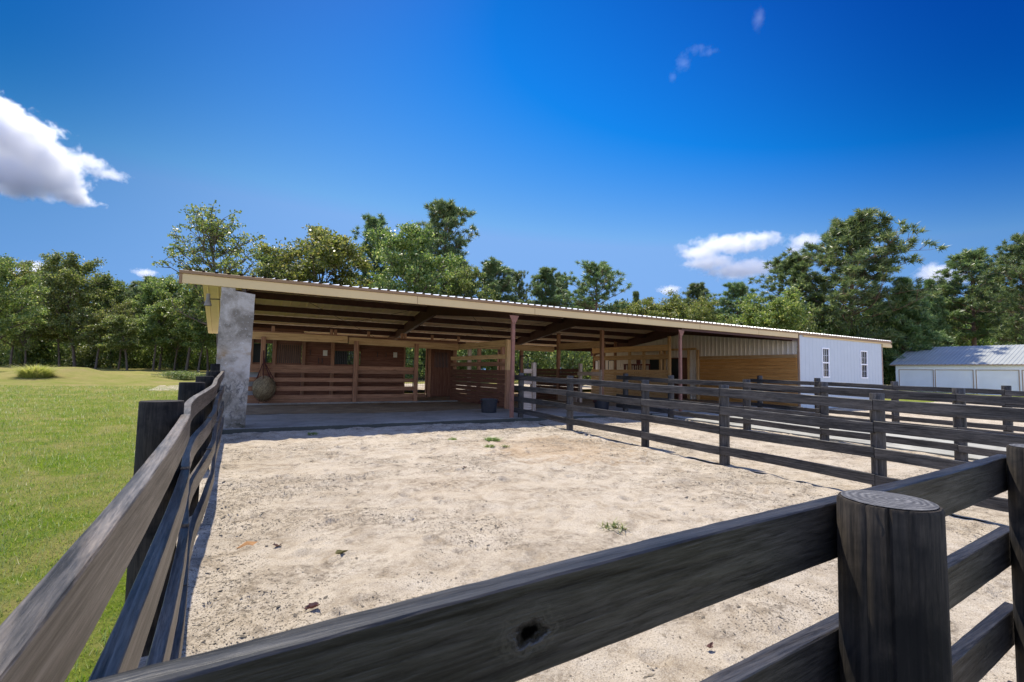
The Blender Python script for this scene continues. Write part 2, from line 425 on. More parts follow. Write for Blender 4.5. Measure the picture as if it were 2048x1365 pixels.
# ------------------------------------------------------------------ mesh tools
class MB:
    def __init__(s):
        s.v = []
        s.f = []

    def add(s, verts, faces):
        b = len(s.v)
        s.v += [tuple(p) for p in verts]
        s.f += [tuple(i + b for i in f) for f in faces]
        return s

    def box(s, x0, x1, y0, y1, z0, z1, c=0.0):
        """box; c = chamfer of all edges"""
        if c <= 0:
            v = [(x, y, z) for z in (z0, z1) for y in (y0, y1) for x in (x0, x1)]
            f = [(0, 2, 3, 1), (4, 5, 7, 6), (0, 1, 5, 4), (2, 6, 7, 3), (0, 4, 6, 2), (1, 3, 7, 5)]
            return s.add(v, f)
        bm = bmesh.new()
        bmesh.ops.create_cube(bm, size=1)
        for q in bm.verts:
            q.co = Vector(((x0 + x1) / 2 + q.co.x * (x1 - x0), (y0 + y1) / 2 + q.co.y * (y1 - y0), (z0 + z1) / 2 + q.co.z * (z1 - z0)))
        bmesh.ops.bevel(bm, geom=bm.edges[:], offset=c, segments=1, affect='EDGES')
        bm.verts.index_update()
        s.add([q.co[:] for q in bm.verts], [[q.index for q in fc.verts] for fc in bm.faces])
        bm.free()
        return s

    def sweep(s, pts, w, h, side=None, ch=.005, jit=0.0, rng=rnd):
        """plank swept along pts (top centre line at pts): width w sideways, height h down, chamfered"""
        n = len(pts)
        ring0 = [(-w / 2 + ch, 0), (w / 2 - ch, 0), (w / 2, -ch), (w / 2, -h + ch), (w / 2 - ch, -h), (-w / 2 + ch, -h), (-w / 2, -h + ch), (-w / 2, -ch)]
        vs = []
        for i, p in enumerate(pts):
            p = Vector(p)
            d = (Vector(pts[min(i + 1, n - 1)]) - Vector(pts[max(i - 1, 0)]))
            d.z = 0
            d.normalize()
            sd = Vector((d.y, -d.x, 0)) if side is None else Vector(side)
            for a, b in ring0:
                vs.append(p + sd * (a + rng.uniform(-jit, jit)) + Vector((0, 0, b + rng.uniform(-jit, jit))))
        k = 8
        fs = []
        for i in range(n - 1):
            for j in range(k):
                fs.append((i * k + j, i * k + (j + 1) % k, (i + 1) * k + (j + 1) % k, (i + 1) * k + j))
        fs.append(tuple(range(k - 1, -1, -1)))
        fs.append(tuple((n - 1) * k + j for j in range(k)))
        return s.add(vs, fs)

    def tube(s, pts, rad, seg=8, cap=True):
        n = len(pts)
        vs, fs = [], []
        up = None
        for i, p in enumerate(pts):
            p = Vector(p)
            d = (Vector(pts[min(i + 1, n - 1)]) - Vector(pts[max(i - 1, 0)])).normalized()
            if up is None:
                up = Vector((1, 0, 0)) if abs(d.x) < .8 else Vector((0, 1, 0))
            a = (up - d * up.dot(d)).normalized()
            b = d.cross(a)
            up = a
            r = rad[i] if isinstance(rad, (list, tuple)) else rad
            for j in range(seg):
                t = 2 * PI * j / seg
                vs.append(p + a * (r * math.cos(t)) + b * (r * math.sin(t)))
        for i in range(n - 1):
            for j in range(seg):
                fs.append((i * seg + j, i * seg + (j + 1) % seg, (i + 1) * seg + (j + 1) % seg, (i + 1) * seg + j))
        if cap:
            fs.append(tuple(range(seg - 1, -1, -1)))
            fs.append(tuple((n - 1) * seg + j for j in range(seg)))
        return s.add(vs, fs)

    def lathe(s, cx, cy, prof, seg=24, wob=0.0, rng=rnd):
        ph = [rng.uniform(-1, 1) for _ in range(seg)]
        ph = [(ph[i - 1] + 2 * ph[i] + ph[(i + 1) % seg]) / 4 for i in range(seg)]
        vs, fs = [], []
        for r, z in prof:
            for j in range(seg):
                t = 2 * PI * j / seg
                q = r * (1 + wob * ph[j])
                vs.append((cx + q * math.cos(t), cy + q * math.sin(t), z))
        for i in range(len(prof) - 1):
            for j in range(seg):
                fs.append((i * seg + j, i * seg + (j + 1) % seg, (i + 1) * seg + (j + 1) % seg, (i + 1) * seg + j))
        fs.append(tuple(range(seg - 1, -1, -1)))
        fs.append(tuple((len(prof) - 1) * seg + j for j in range(seg)))
        return s.add(vs, fs)

    def build(s, name, mat, parent=None, smooth=False, loc=None):
        me = bpy.data.meshes.new(name)
        o = bpy.data.objects.new(name, me)
        col.objects.link(o)
        org = Vector((0, 0, 0))
        if parent is not None:
            o.parent = parent
            org = ORG[parent]
            ORG[o] = org
        elif loc is not None:
            org = Vector(loc)
            o.location = org
            ORG[o] = org
        else:
            ORG[o] = org
        me.from_pydata([(p[0] - org.x, p[1] - org.y, p[2] - org.z) for p in s.v], [], s.f)
        me.update()
        if smooth:
            me.polygons.foreach_set('use_smooth', [True] * len(me.polygons))
            try:
                me.set_sharp_from_angle(angle=R_(40))
            except Exception:
                pass
        if mat:
            me.materials.append(mat)
        return o


ORG = {}


def thing(name, loc, label, cat, group=None):
    o = bpy.data.objects.new(name, None)
    o.empty_display_size = .3
    col.objects.link(o)
    o.location = loc
    ORG[o] = Vector(loc)
    return tag(o, label, cat, group)


def tag(o, label, cat, group=None):
    o['label'] = label
    o['category'] = cat
    if group:
        o['group'] = group
    return o


def struct(o, kind='structure'):
    o['kind'] = kind
    return o


def np_mesh(name, V, F, mat, parent=None, smooth=False, loc=None):
    """fast mesh from numpy verts (n,3) and equal sided faces (m,k)"""
    me = bpy.data.meshes.new(name)
    V = np.asarray(V, np.float32)
    F = np.asarray(F, np.int32)
    k = F.shape[1]
    me.vertices.add(len(V))
    me.vertices.foreach_set('co', V.ravel())
    me.loops.add(F.size)
    me.loops.foreach_set('vertex_index', F.ravel())
    me.polygons.add(len(F))
    me.polygons.foreach_set('loop_start', np.arange(0, F.size, k, dtype=np.int32))
    me.update(calc_edges=True)
    me.validate()
    if smooth:
        me.polygons.foreach_set('use_smooth', np.ones(len(F), bool))
    me.materials.append(mat)
    o = bpy.data.objects.new(name, me)
    col.objects.link(o)
    if parent is not None:
        o.parent = parent
    if loc is not None:
        o.location = loc
    return o


def vnoise(x, y, seed=0):
    """smooth value noise on numpy arrays"""
    r = np.random.RandomState(seed)
    T = r.rand(64, 64)
    xi = np.floor(x).astype(int)
    yi = np.floor(y).astype(int)
    fx = x - xi
    fy = y - yi
    fx = fx * fx * (3 - 2 * fx)
    fy = fy * fy * (3 - 2 * fy)
    a = T[xi % 64, yi % 64]
    b = T[(xi + 1) % 64, yi % 64]
    c = T[xi % 64, (yi + 1) % 64]
    d = T[(xi + 1) % 64, (yi + 1) % 64]
    return (a * (1 - fx) + b * fx) * (1 - fy) + (c * (1 - fx) + d * fx) * fy


# ------------------------------------------------------------------ camera
RM = Matrix(((0.8628633678744138, -0.04769969342251389, -0.5031814261554398),
             (-0.5051179730664985, -0.046000281594636365, -0.8618235361014494),
             (0.017962231160005015, 0.9978019409382788, -0.06378593035739295)))
F_PX, CX, CY, EYE = 965.0, 1024.0, 682.5, 1.6
cam_d = bpy.data.cameras.new('camera')
cam = bpy.data.objects.new('camera', cam_d)
col.objects.link(cam)
mw = RM.to_4x4()
mw.translation = Vector((0, 0, EYE))
cam.matrix_world = mw
cam_d.sensor_width = 36
cam_d.lens = F_PX / 2048 * 36
cam_d.clip_start = .05
cam_d.clip_end = 9000
cam_d.dof.use_dof = True
cam_d.dof.focus_distance = 8.0
cam_d.dof.aperture_fstop = 13.0
sc.camera = cam


def at_depth(u, D):
    """ground point in the direction of photo column u, D metres along the camera axis"""
    v = 745
    d = RM @ Vector(((u - CX) / F_PX, -(v - CY) / F_PX, -1))
    p = Vector((0, 0, EYE)) + d * D
    return Vector((p.x, p.y, gz(p.y)))


def z_at(u, v, D):
    d = RM @ Vector(((u - CX) / F_PX, -(v - CY) / F_PX, -1))
    return EYE + d.z * D


# ------------------------------------------------------------------ light, world
SUN_EL, SUN_DIR_XY = 66.0, 97.0          # direction angle measured from +X towards +Y
SKY_LOW = (.485, .868, .105)
FILL_GAIN = (2.35, 2.05, 2.35)  # gain on the unseen half of the sky, added as shadow fill
w = bpy.data.worlds.new('World')
sc.world = w
w.use_nodes = True
wt = w.node_tree
wt.nodes.clear()
wo = wt.nodes.new('ShaderNodeOutputWorld')
bg = wt.nodes.new('ShaderNodeBackground')
sky = wt.nodes.new('ShaderNodeTexSky')
sky.sky_type = 'NISHITA'
sky.sun_disc = False
sky.sun_elevation = R_(SUN_EL)
sky.sun_rotation = R_(90 - SUN_DIR_XY)
sky.altitude = 100
sky.air_density = 1.0
sky.dust_density = .25
sky.ozone_density = 3.0
hs = wt.nodes.new('ShaderNodeHueSaturation')
hs.inputs['Saturation'].default_value = 1.25
wt.links.new(sky.outputs[0], hs.inputs['Color'])
# the deep, contrasty blue of a clear September sky, darkened towards the frame corners to imitate lens falloff;
# the quarter of the sky behind the barn is the clear one, the rest, out of view, is brightened to fill the shadows


def wn(typ, **kw):
    nd = wt.nodes.new(typ)
    for k_, v_ in kw.items():
        setattr(nd, k_, v_)
    return nd


def wv(op, a, b=None, c=None):
    nd = wn('ShaderNodeVectorMath', operation=op)
    for q, v_ in zip(nd.inputs, (a, b, c)):
        if v_ is None:
            continue
        if isinstance(v_, tuple):
            q.default_value = v_
        else:
            wt.links.new(v_, q)
    return nd.outputs['Value'] if op == 'DOT_PRODUCT' else nd.outputs[0]


def wr(v_, a, b, c, d):
    nd = wn('ShaderNodeMapRange', interpolation_type='SMOOTHSTEP')
    wt.links.new(v_, nd.inputs['Value'])
    for q, x in zip(nd.inputs[1:5], (a, b, c, d)):
        q.default_value = x
    return nd.outputs[0]


wdir = wv('NORMALIZE', wn('ShaderNodeTexCoord').outputs['Generated'])
SA, SB = (2.6, 1.5, 1.4), (.116, .148, .09)
clear = wv('MULTIPLY_ADD', hs.outputs[0], SA, tuple(-a * b / .15 for a, b in zip(SA, SB)))
clear = wv('MAXIMUM', clear, (.06, .4, 1.2))
clear = wv('MINIMUM', clear, (1.5, 3.0, 5.9))
fall = wr(wv('DOT_PRODUCT', wdir, SKY_LOW), .62, .98, 0.0, 1.0)
sepz = wn('ShaderNodeSeparateXYZ')
wt.links.new(wdir, sepz.inputs[0])
hi = wr(sepz.outputs[2], .02, .46, .25, 1.0)
inv = wn('ShaderNodeMath', operation='MULTIPLY_ADD')       # 1 - hi * (1 - fall)
sub = wn('ShaderNodeMath', operation='SUBTRACT')
wt.links.new(fall, sub.inputs[0])
sub.inputs[1].default_value = 1.0
wt.links.new(sub.outputs[0], inv.inputs[0])
wt.links.new(hi, inv.inputs[1])
inv.inputs[2].default_value = 1.0
fall = inv.outputs[0]
cm_ = wn('ShaderNodeCombineXYZ')
for q, lo in zip(cm_.inputs, (.10, .42, .55)):
    m_ = wr(fall, 0.0, 1.0, lo, 1.0)
    m_.node.interpolation_type = 'LINEAR'
    wt.links.new(m_, q)
clear = wv('MULTIPLY', clear, cm_.outputs[0])
fill_sky = wv('MULTIPLY', sky.outputs[0], FILL_GAIN)
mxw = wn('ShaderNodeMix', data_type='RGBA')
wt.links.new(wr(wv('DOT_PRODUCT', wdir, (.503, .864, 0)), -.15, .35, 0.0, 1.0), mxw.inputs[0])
wt.links.new(fill_sky, mxw.inputs[6])
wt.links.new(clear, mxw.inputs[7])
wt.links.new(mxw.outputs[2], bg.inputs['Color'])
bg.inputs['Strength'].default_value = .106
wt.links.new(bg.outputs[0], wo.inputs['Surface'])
sd = bpy.data.lights.new('sun', 'SUN')
sd.energy = 5.0
sd.angle = R_(.53)
sd.color = (1, .93, .81)
so = bpy.data.objects.new('sun', sd)
col.objects.link(so)
sv = Vector((math.cos(R_(SUN_DIR_XY)) * math.cos(R_(SUN_EL)), math.sin(R_(SUN_DIR_XY)) * math.cos(R_(SUN_EL)), math.sin(R_(SUN_EL))))
so.rotation_euler = sv.to_track_quat('Z', 'Y').to_euler()
so.location = sv * 60
sc.view_settings.view_transform = 'Standard'
sc.view_settings.look = 'None'
sc.view_settings.exposure = 0.5
sc.view_settings.gamma = 1.0

# ------------------------------------------------------------------ ground
n = 140
gx = np.concatenate([np.linspace(-160, -30, 26), np.linspace(-28, 40, 120), np.linspace(44, 200, 40)])
gy = np.concatenate([np.linspace(-30, -2, 12), np.linspace(-1, 62, 130), np.linspace(66, 240, 40)])
X, Y = np.meshgrid(gx, gy)
Z = SLOPE * np.clip(Y, -6, 62)
Z = Z + .05 * (vnoise(X * .35 + 9, Y * .35 + 5, 1) - .5) * np.clip((-X - .6) / 3, 0, 1)
# low berm at the far edge of the lawn
Z += .62 * np.exp(-((X + 8.6) / 2.8) ** 2 - ((Y - 38) / 3.0) ** 2) * (.75 + .5 * vnoise(X * .8, Y * .8, 2))
Z += .2 * np.exp(-((X + 4.2) / 1.4) ** 2 - ((Y - 36) / 2.4) ** 2)
Z -= .13 * ((X > -.3) & (X < 59) & (Y < 12.3)) + .02 * (X > -.9)
Z = np.where((X > -.6) & (X < 29.6) & (Y > 11.2) & (Y < 26.4), np.minimum(Z, .05), Z)
# nothing of the lawn shows under the paddock, slab and drive
V = np.stack([X, Y, Z], -1).reshape(-1, 3)
nx, ny = len(gx), len(gy)
I = np.arange(nx * ny).reshape(ny, nx)
Fq = np.stack([I[:-1, :-1], I[:-1, 1:], I[1:, 1:], I[1:, :-1]], -1).reshape(-1, 4)
struct(np_mesh('ground', V, Fq, M['ground'], smooth=True))


SAND = []


def sand_z(x, y):
    out = SLOPE * y
    for x0, x1, y0, y1, st, Z in SAND:
        m = (x >= x0) & (x <= x1) & (y >= y0) & (y <= y1)
        j = np.clip(np.round((y - y0) / st).astype(int), 0, Z.shape[0] - 1)
        i = np.clip(np.round((x - x0) / st).astype(int), 0, Z.shape[1] - 1)
        out = np.where(m, Z[j, i], out)
    return out


def sand_sheet(name, x0, x1, y0, y1, step, lift, seed, amp=1.0):
    xs = np.arange(x0, x1 + 1e-6, step)
    ys = np.arange(y0, y1 + 1e-6, step)
    X, Y = np.meshgrid(xs, ys)
    h = .034 * (vnoise(X * 1.6, Y * 1.6, seed) - .5) + .036 * (vnoise(X * 4.5, Y * 4.5, seed + 1) - .5) + .016 * (vnoise(X * 11, Y * 11, seed + 2) - .5)
    h += .008 * (vnoise(X * 24, Y * 24, seed + 3) - .5)
    r = np.random.RandomState(seed + 9)
    for _ in range(int(260 * amp * (x1 - x0) * (y1 - y0) / 75)):      # hoof prints
        cx, cy = r.uniform(x0, x1), r.uniform(y0, y1)
        rr = r.uniform(.045, .075)
        i0, i1 = np.searchsorted(xs, [cx - .3, cx + .3])
        j0, j1 = np.searchsorted(ys, [cy - .3, cy + .3])
        if i1 <= i0 or j1 <= j0:
            continue
        d = np.hypot(X[j0:j1, i0:i1] - cx, (Y[j0:j1, i0:i1] - cy) * r.uniform(.7, 1.1)) / rr
        h[j0:j1, i0:i1] += r.uniform(.016, .04) * (-np.exp(-d ** 4) + .55 * np.exp(-((d - 1.35) / .3) ** 2))
    Z = SLOPE * Y + lift + h * amp - .035 * np.clip((Y - 11.45) / .4, 0, 1)
    SAND.append((x0, x1, y0, y1, step, Z))
    V = np.stack([X, Y, Z], -1).reshape(-1, 3)
    nx, ny = len(xs), len(ys)
    I = np.arange(nx * ny).reshape(ny, nx)
    Fq = np.stack([I[:-1, :-1], I[:-1, 1:], I[1:, 1:], I[1:, :-1]], -1).reshape(-1, 4)
    return struct(np_mesh(name, V, Fq, M['sand'], smooth=True))


sand_sheet('paddock_sand', -.36, 7.25, -.6, 11.85, .028, .0, 11)
sand_sheet('paddock_sand_beyond', 7.25, 12.4, -3, 11.85, .06, .0, 31, .8)
sand_sheet('sand_yard', 16.2, 29.5, -12, 11.85, .15, .0, 51, .5)
sand_sheet('sand_yard', 29.5, 59.6, -12, 24, .3, .0, 51, .5)  # yard sand extended to the garage to bounce light onto its walls
sand_sheet('sand_bounce', -3, 34, 26.05, 33, .35, .03, 71, .5)  # pale strip added behind the barn to bounce light under the roof
mb = MB()
for i in range(6):                                                  # cast bays with joints
    y0 = -8 + i * 3.3
    y1 = min(y0 + 3.285, 11.83)
    a, b = SLOPE * y0 + .03, SLOPE * y1 + .03
    mb.add([(12.42, y0, a - .2), (16.18, y0, a - .2), (16.18, y1, b - .2), (12.42, y1, b - .2), (12.42, y0, a), (16.18, y0, a), (16.18, y1, b), (12.42, y1, b)],
           [(0, 3, 2, 1), (4, 5, 6, 7), (0, 1, 5, 4), (1, 2, 6, 5), (2, 3, 7, 6), (3, 0, 4, 7)])
struct(mb.build('drive', M['drive']))
FL = .30                                                             # barn floor level
mb = MB()
xs = [-.32 + .55 * i for i in range(41)]
r2 = random.Random(3)
fr = [11.82 + r2.uniform(-.05, .04) for _ in xs]
zt = [FL - .004 + r2.uniform(-.006, .003) for _ in xs]
vs = []
for x, y, z in zip(xs, fr, zt):
    vs += [(x, y - .03, .05), (x, y, z - .015), (x, y + .03, z), (x, 26.0, FL - .004)]
fs = []
for i in range(len(xs) - 1):
    for j in range(3):
        fs.append((i * 4 + j, (i + 1) * 4 + j, (i + 1) * 4 + j + 1, i * 4 + j + 1))
mb.add(vs, fs)
struct(mb.build('barn_slab', M['concrete']))
mb = MB()
xs = [-.3 + .24 * i for i in range(91)]
vs = []
for x in xs:
    y = 14.75 + .35 * math.sin(x * .9 + 1) + r2.uniform(-.12, .12) + .25 * max(0, 1 - abs(x - 3.5) / 3)
    vs += [(x, y, FL + .003), (x, y + .12, FL + .018 + r2.uniform(0, .015)), (x, 18.5, FL + .02), (x, 25.9, FL + .012)]
fs = []
for i in range(len(xs) - 1):
    for j in range(3):
        fs.append((i * 4 + j, (i + 1) * 4 + j, (i + 1) * 4 + j + 1, i * 4 + j + 1))
mb.add(vs, fs)
struct(mb.build('dirt_floor', M['floor'], smooth=True))
mb = MB()
mb.box(-.3, 8.3, 18.62, 18.94, FL - .02, FL + .07, .01)
struct(mb.build('kerb', M['concrete']))

# ------------------------------------------------------------------ barn
barn = thing('horse_barn', (10, 12, gz(12)), 'long open fronted horse barn with tan eave, steel roof and white end room', 'barn')
EZ, RY, RZ, BY, BZ = 3.56, 18.3, 4.47, 26.0, 3.11                     # eave, ridge, rear eave
FY = 11.9


def roof_z(y):
    return EZ + (RZ - EZ) * (y - FY) / (RY - FY) if y < RY else RZ + (BZ - RZ) * (y - RY) / (BY - RY)


def ribbed(x0, x1, pitch, rib, rise):
    """profile (x, h) of ribbed sheet"""
    out = [(x0, 0)]
    x = x0 + pitch * .5
    while x + rib < x1:
        out += [(x - rib, 0), (x - rib * .45, rise), (x + rib * .45, rise), (x + rib, 0)]
        x += pitch
    out.append((x1, 0))
    return out


prof = ribbed(-.9, 30.2, .229, .045, .028)
mb = MB()
rows = [(FY - .03, EZ + .012), (RY, RZ + .012), (BY, BZ + .012)]
for (ya, za), (yb, zb) in zip(rows[:-1], rows[1:]):
    vs, fs = [], []
    for x, h in prof:
        vs += [(x, ya, za + h), (x, yb, zb + h)]
    for i in range(len(prof) - 1):
        fs.append((2 * i, 2 * i + 2, 2 * i + 3, 2 * i + 1))
    mb.add(vs, fs)
roof = mb.build('roof', M['roof'], barn)
mb = MB()
mb.sweep([(-.95, RY, RZ + .055), (30.25, RY, RZ + .055)], .42, .02)
mb.build('ridge_cap', M['roof'], roof)
mb = MB()
prof2 = ribbed(-.9, 21.5, .30, .02, -.02)
vs, fs = [], []
for x, h in prof2:
    for y in (FY + .05, RY, BY - .03):
        vs.append((x, y, roof_z(y) - .004 + h))
for i in range(len(prof2) - 1):
    for j in range(2):
        fs.append((i * 3 + j, i * 3 + j + 1, i * 3 + j + 4, i * 3 + j + 3))
mb.add(vs, fs)
mb.build('roof_underside', M['roof_tan'], roof)
mb = MB()
mb.box(-.92, 21.46, FY - .02, FY + .035, EZ - .262, EZ - .063, .004)
mb.build('fascia', M['fascia'], barn)
for x in (4.1, 7.7, 11.4, 15.0, 18.6):
    mb = MB()
    mb.box(x - .006, x + .006, FY - .0225, FY - .0195, EZ - .262, EZ - .063)
    mb.build('fascia_joint', M['trim'], barn)
mb = MB()
mb.box(-.975, 21.5, FY - .045, FY + .03, EZ - .062, EZ + .006, .004)
mb.box(-.975, -.922, FY - .03, FY + .05, EZ - .275, EZ - .064, .004)
mb.box(21.5, 30.2, FY - .05, FY + .03, EZ - .095, EZ + .006, .004)
mb.build('eave_trim', M['trim'], barn)
mb = MB()
mb.box(21.9, 30.2, FY - .001, FY + .16, EZ - .17, EZ - .097, .004)
mb.box(29.2, 30.2, FY - .045, FY + .14, EZ - .33, EZ - .17, .004)
mb.build('eave_return', M['fascia'], barn)
mb = MB()
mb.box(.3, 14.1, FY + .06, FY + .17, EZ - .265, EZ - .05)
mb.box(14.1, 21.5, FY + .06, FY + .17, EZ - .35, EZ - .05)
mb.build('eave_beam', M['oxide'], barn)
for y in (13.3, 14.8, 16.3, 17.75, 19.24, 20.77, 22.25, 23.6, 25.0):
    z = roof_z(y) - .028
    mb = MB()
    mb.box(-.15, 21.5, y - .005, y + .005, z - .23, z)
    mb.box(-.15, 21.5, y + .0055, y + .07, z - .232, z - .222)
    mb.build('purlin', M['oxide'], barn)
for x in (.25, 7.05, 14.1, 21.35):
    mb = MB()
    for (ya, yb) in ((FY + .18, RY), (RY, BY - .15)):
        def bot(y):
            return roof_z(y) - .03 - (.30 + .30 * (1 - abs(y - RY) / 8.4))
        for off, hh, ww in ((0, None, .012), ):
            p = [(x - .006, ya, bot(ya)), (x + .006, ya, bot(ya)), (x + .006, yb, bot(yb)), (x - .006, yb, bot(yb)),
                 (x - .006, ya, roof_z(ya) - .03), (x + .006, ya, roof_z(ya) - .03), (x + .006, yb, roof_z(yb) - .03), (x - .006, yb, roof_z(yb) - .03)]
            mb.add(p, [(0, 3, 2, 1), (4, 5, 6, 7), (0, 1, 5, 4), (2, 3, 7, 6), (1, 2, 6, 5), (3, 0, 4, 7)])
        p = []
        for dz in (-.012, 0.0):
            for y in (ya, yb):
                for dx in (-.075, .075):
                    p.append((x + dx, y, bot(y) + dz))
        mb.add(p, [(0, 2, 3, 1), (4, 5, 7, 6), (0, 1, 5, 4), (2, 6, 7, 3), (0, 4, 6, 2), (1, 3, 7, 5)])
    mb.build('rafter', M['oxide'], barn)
for x in (7.05, 14.1):
    mb = MB()
    zt = EZ - .39
    mb.box(x - .048, x + .048, FY + .08, FY + .17, .2, zt + .05, .004)
    mb.add([(x - .16, FY + .062, zt + .06), (x + .16, FY + .062, zt + .06), (x + .05, FY + .062, zt - .16), (x - .05, FY + .062, zt - .16),
            (x - .16, FY + .077, zt + .06), (x + .16, FY + .077, zt + .06), (x + .05, FY + .077, zt - .16), (x - .05, FY + .077, zt - .16)],
           [(0, 1, 2, 3), (7, 6, 5, 4), (0, 4, 5, 1), (1, 5, 6, 2), (2, 6, 7, 3), (3, 7, 4, 0)])
    mb.build('steel_post', M['oxide_post'], barn)
for x in (.25, 7.05, 14.1):
    mb = MB()
    mb.box(x - .07, x + .07, BY - .4, BY - .26, .3, BZ - .3)
    mb.build('rear_post', M['oxide_post'], barn)
for p, q in (((2.0, 18.4, 4.1), (6.7, 24.6, 3.05)), ((6.6, 18.4, 4.1), (2.2, 24.6, 3.05)), ((8.6, 18.4, 4.1), (13.4, 24.6, 3.05)), ((13.4, 18.4, 4.1), (8.8, 24.6, 3.05))):
    mb = MB()
    mb.tube([p, q], .008, 6)
    mb.build('brace_rod', M['oxide'], barn)
# cast concrete stub wall at the left end
mb = MB()
pf = [(-.27, 0.0), (-.24, 1.7), (-.222, 3.305), (.035, 3.30), (.04, 3.235), (.418, 3.19), (.372, .9), (.35, .12), (.30, .02)]
r3 = random.Random(5)
dens = []
for i in range(len(pf)):
    a, b = pf[i], pf[(i + 1) % len(pf)]
    k = max(1, int(math.hypot(b[0] - a[0], b[1] - a[1]) / .14))
    for j in range(k):
        t = j / k
        jj = .006 if 0 < j else .0
        dens.append((a[0] + (b[0] - a[0]) * t + r3.uniform(-jj, jj), a[1] + (b[1] - a[1]) * t))
nd = len(dens)
mb.add([(x, FY + .0, z + .18 if z < .1 else z) for x, z in dens] + [(x, FY + .62, z + .18 if z < .1 else z) for x, z in dens],
       [tuple(range(nd))[::-1], tuple(range(nd, 2 * nd))] + [(i, (i + 1) % nd, nd + (i + 1) % nd, nd + i) for i in range(nd)])
pl = mb.build('end_pillar', M['pillar'], barn)
# goose neck yard lamp beside the pillar
mb = MB()
mb.tube([(-.235, FY + .3, 3.06), (-.42, FY + .3, 3.05), (-.47, FY + .3, 3.02)], .011, 8)
mb.build('lamp_arm', M['blackmetal'], barn, True)
mb = MB()
mb.lathe(-.46, FY + .3, [(.035, 3.16), (.036, 3.04), (.05, 3.0), (.07, 2.93), (.072, 2.90), (.066, 2.90), (.045, 2.98)], 16)
mb.build('lamp_shade', simple('tarnished lamp steel', (.22, .19, .15), .5, .4, .2, 12), barn, True)

# --- white room at the right end
WY = FY + .03
mb = MB()
prof = ribbed(21.62, 29.2, .305, .012, -.006)
pts = []
for x, h in prof:
    pts.append((x, h))
# front skin with two window holes is laid as vertical strips
WIN = [(23.43, 24.03), (26.96, 27.62)]
WZ0, WZ1 = 1.60, 2.96


def skin(px, z0, z1):
    vs, fs = [], []
    for x, h in px:
        vs += [(x, WY - h * 0 + (-h), z0), (x, WY + (-h), z1)]
    for i in range(len(px) - 1):
        fs.append((2 * i, 2 * i + 2, 2 * i + 3, 2 * i + 1))
    mb.add(vs, fs)


def clip(px, a, b):
    out = []
    for (x0, h0), (x1, h1) in zip(px[:-1], px[1:]):
        lo, hi = max(x0, a), min(x1, b)
        if lo < hi - 1e-6:
            f = lambda q: h0 + (h1 - h0) * (q - x0) / max(1e-6, x1 - x0)
            if not out or abs(out[-1][0] - lo) > 1e-6:
                out.append((lo, f(lo)))
            out.append((hi, f(hi)))
    return out


cuts = [21.62, WIN[0][0], WIN[0][1], WIN[1][0], WIN[1][1], 29.2]
for i in range(5):
    px = clip(pts, cuts[i], cuts[i + 1])
    if i in (1, 3):
        skin(px, .2, WZ0)
        skin(px, WZ1, EZ - .1)
    else:
        skin(px, .2, EZ - .1)
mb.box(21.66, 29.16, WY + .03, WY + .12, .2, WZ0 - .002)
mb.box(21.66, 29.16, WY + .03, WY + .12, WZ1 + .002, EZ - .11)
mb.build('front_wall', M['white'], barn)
mb = MB()
mb.box(21.575, 21.618, WY - .02, WY + .06, .2, EZ - .097, .003)
mb.build('corner_trim', M['corner'], barn)
mb = MB()
mb.box(29.2, 29.26, WY - .02, WY + .06, .2, EZ - .34, .003)
mb.build('corner_trim', M['corner'], barn)
mb = MB()
mb.box(29.1, 29.2, WY + .07, BY - .1, .2, 3.0)
mb.build('end_wall', M['white'], barn)
for (a, b) in WIN:
    mb = MB()
    y0, y1 = WY - .035, WY + .03
    t = .045
    mb.box(a - .01, a + t, y0, y1, WZ0 - .01, WZ1 + .01)
    mb.box(b - t, b + .01, y0, y1, WZ0 - .01, WZ1 + .01)
    mb.box(a + t, b - t, y0, y1, WZ0 - .01, WZ0 + t)
    mb.box(a + t, b - t, y0, y1, WZ1 - t, WZ1 + .01)
    zm = (WZ0 + WZ1) / 2
    mb.box(a + t, b - t, y0 + .004, y1, zm - .03, zm + .03)
    wn = mb.build('window', M['white_frame'], barn)
    mb = MB()
    for k in (1, 2):
        x = a + t + (b - a - 2 * t) * k / 3
        mb.box(x - .005, x + .005, y0 + .022, y0 + .034, zm + .03, WZ1 - t)
        mb.box(x - .005, x + .005, y0 + .041, y0 + .046, WZ0 + t, zm - .03)
    for (q0, q1, o_) in ((zm + .03, WZ1 - t, .022), (WZ0 + t, zm - .03, .041)):
        z = (q0 + q1) / 2
        mb.box(a + t, b - t, y0 + o_ - .003, y0 + o_ + .008, z - .005, z + .005)
    mb.build('glazing_bars', M['white_frame'], wn)
    mb = MB()
    mb.box(a + t, b - t, y0 + .038, y0 + .040, zm + .03, WZ1 - t)
    mb.box(a + t, b - t, y0 + .048, y0 + .050, WZ0 + t, zm - .03)
    mb.build('pane', M['glass'], wn)
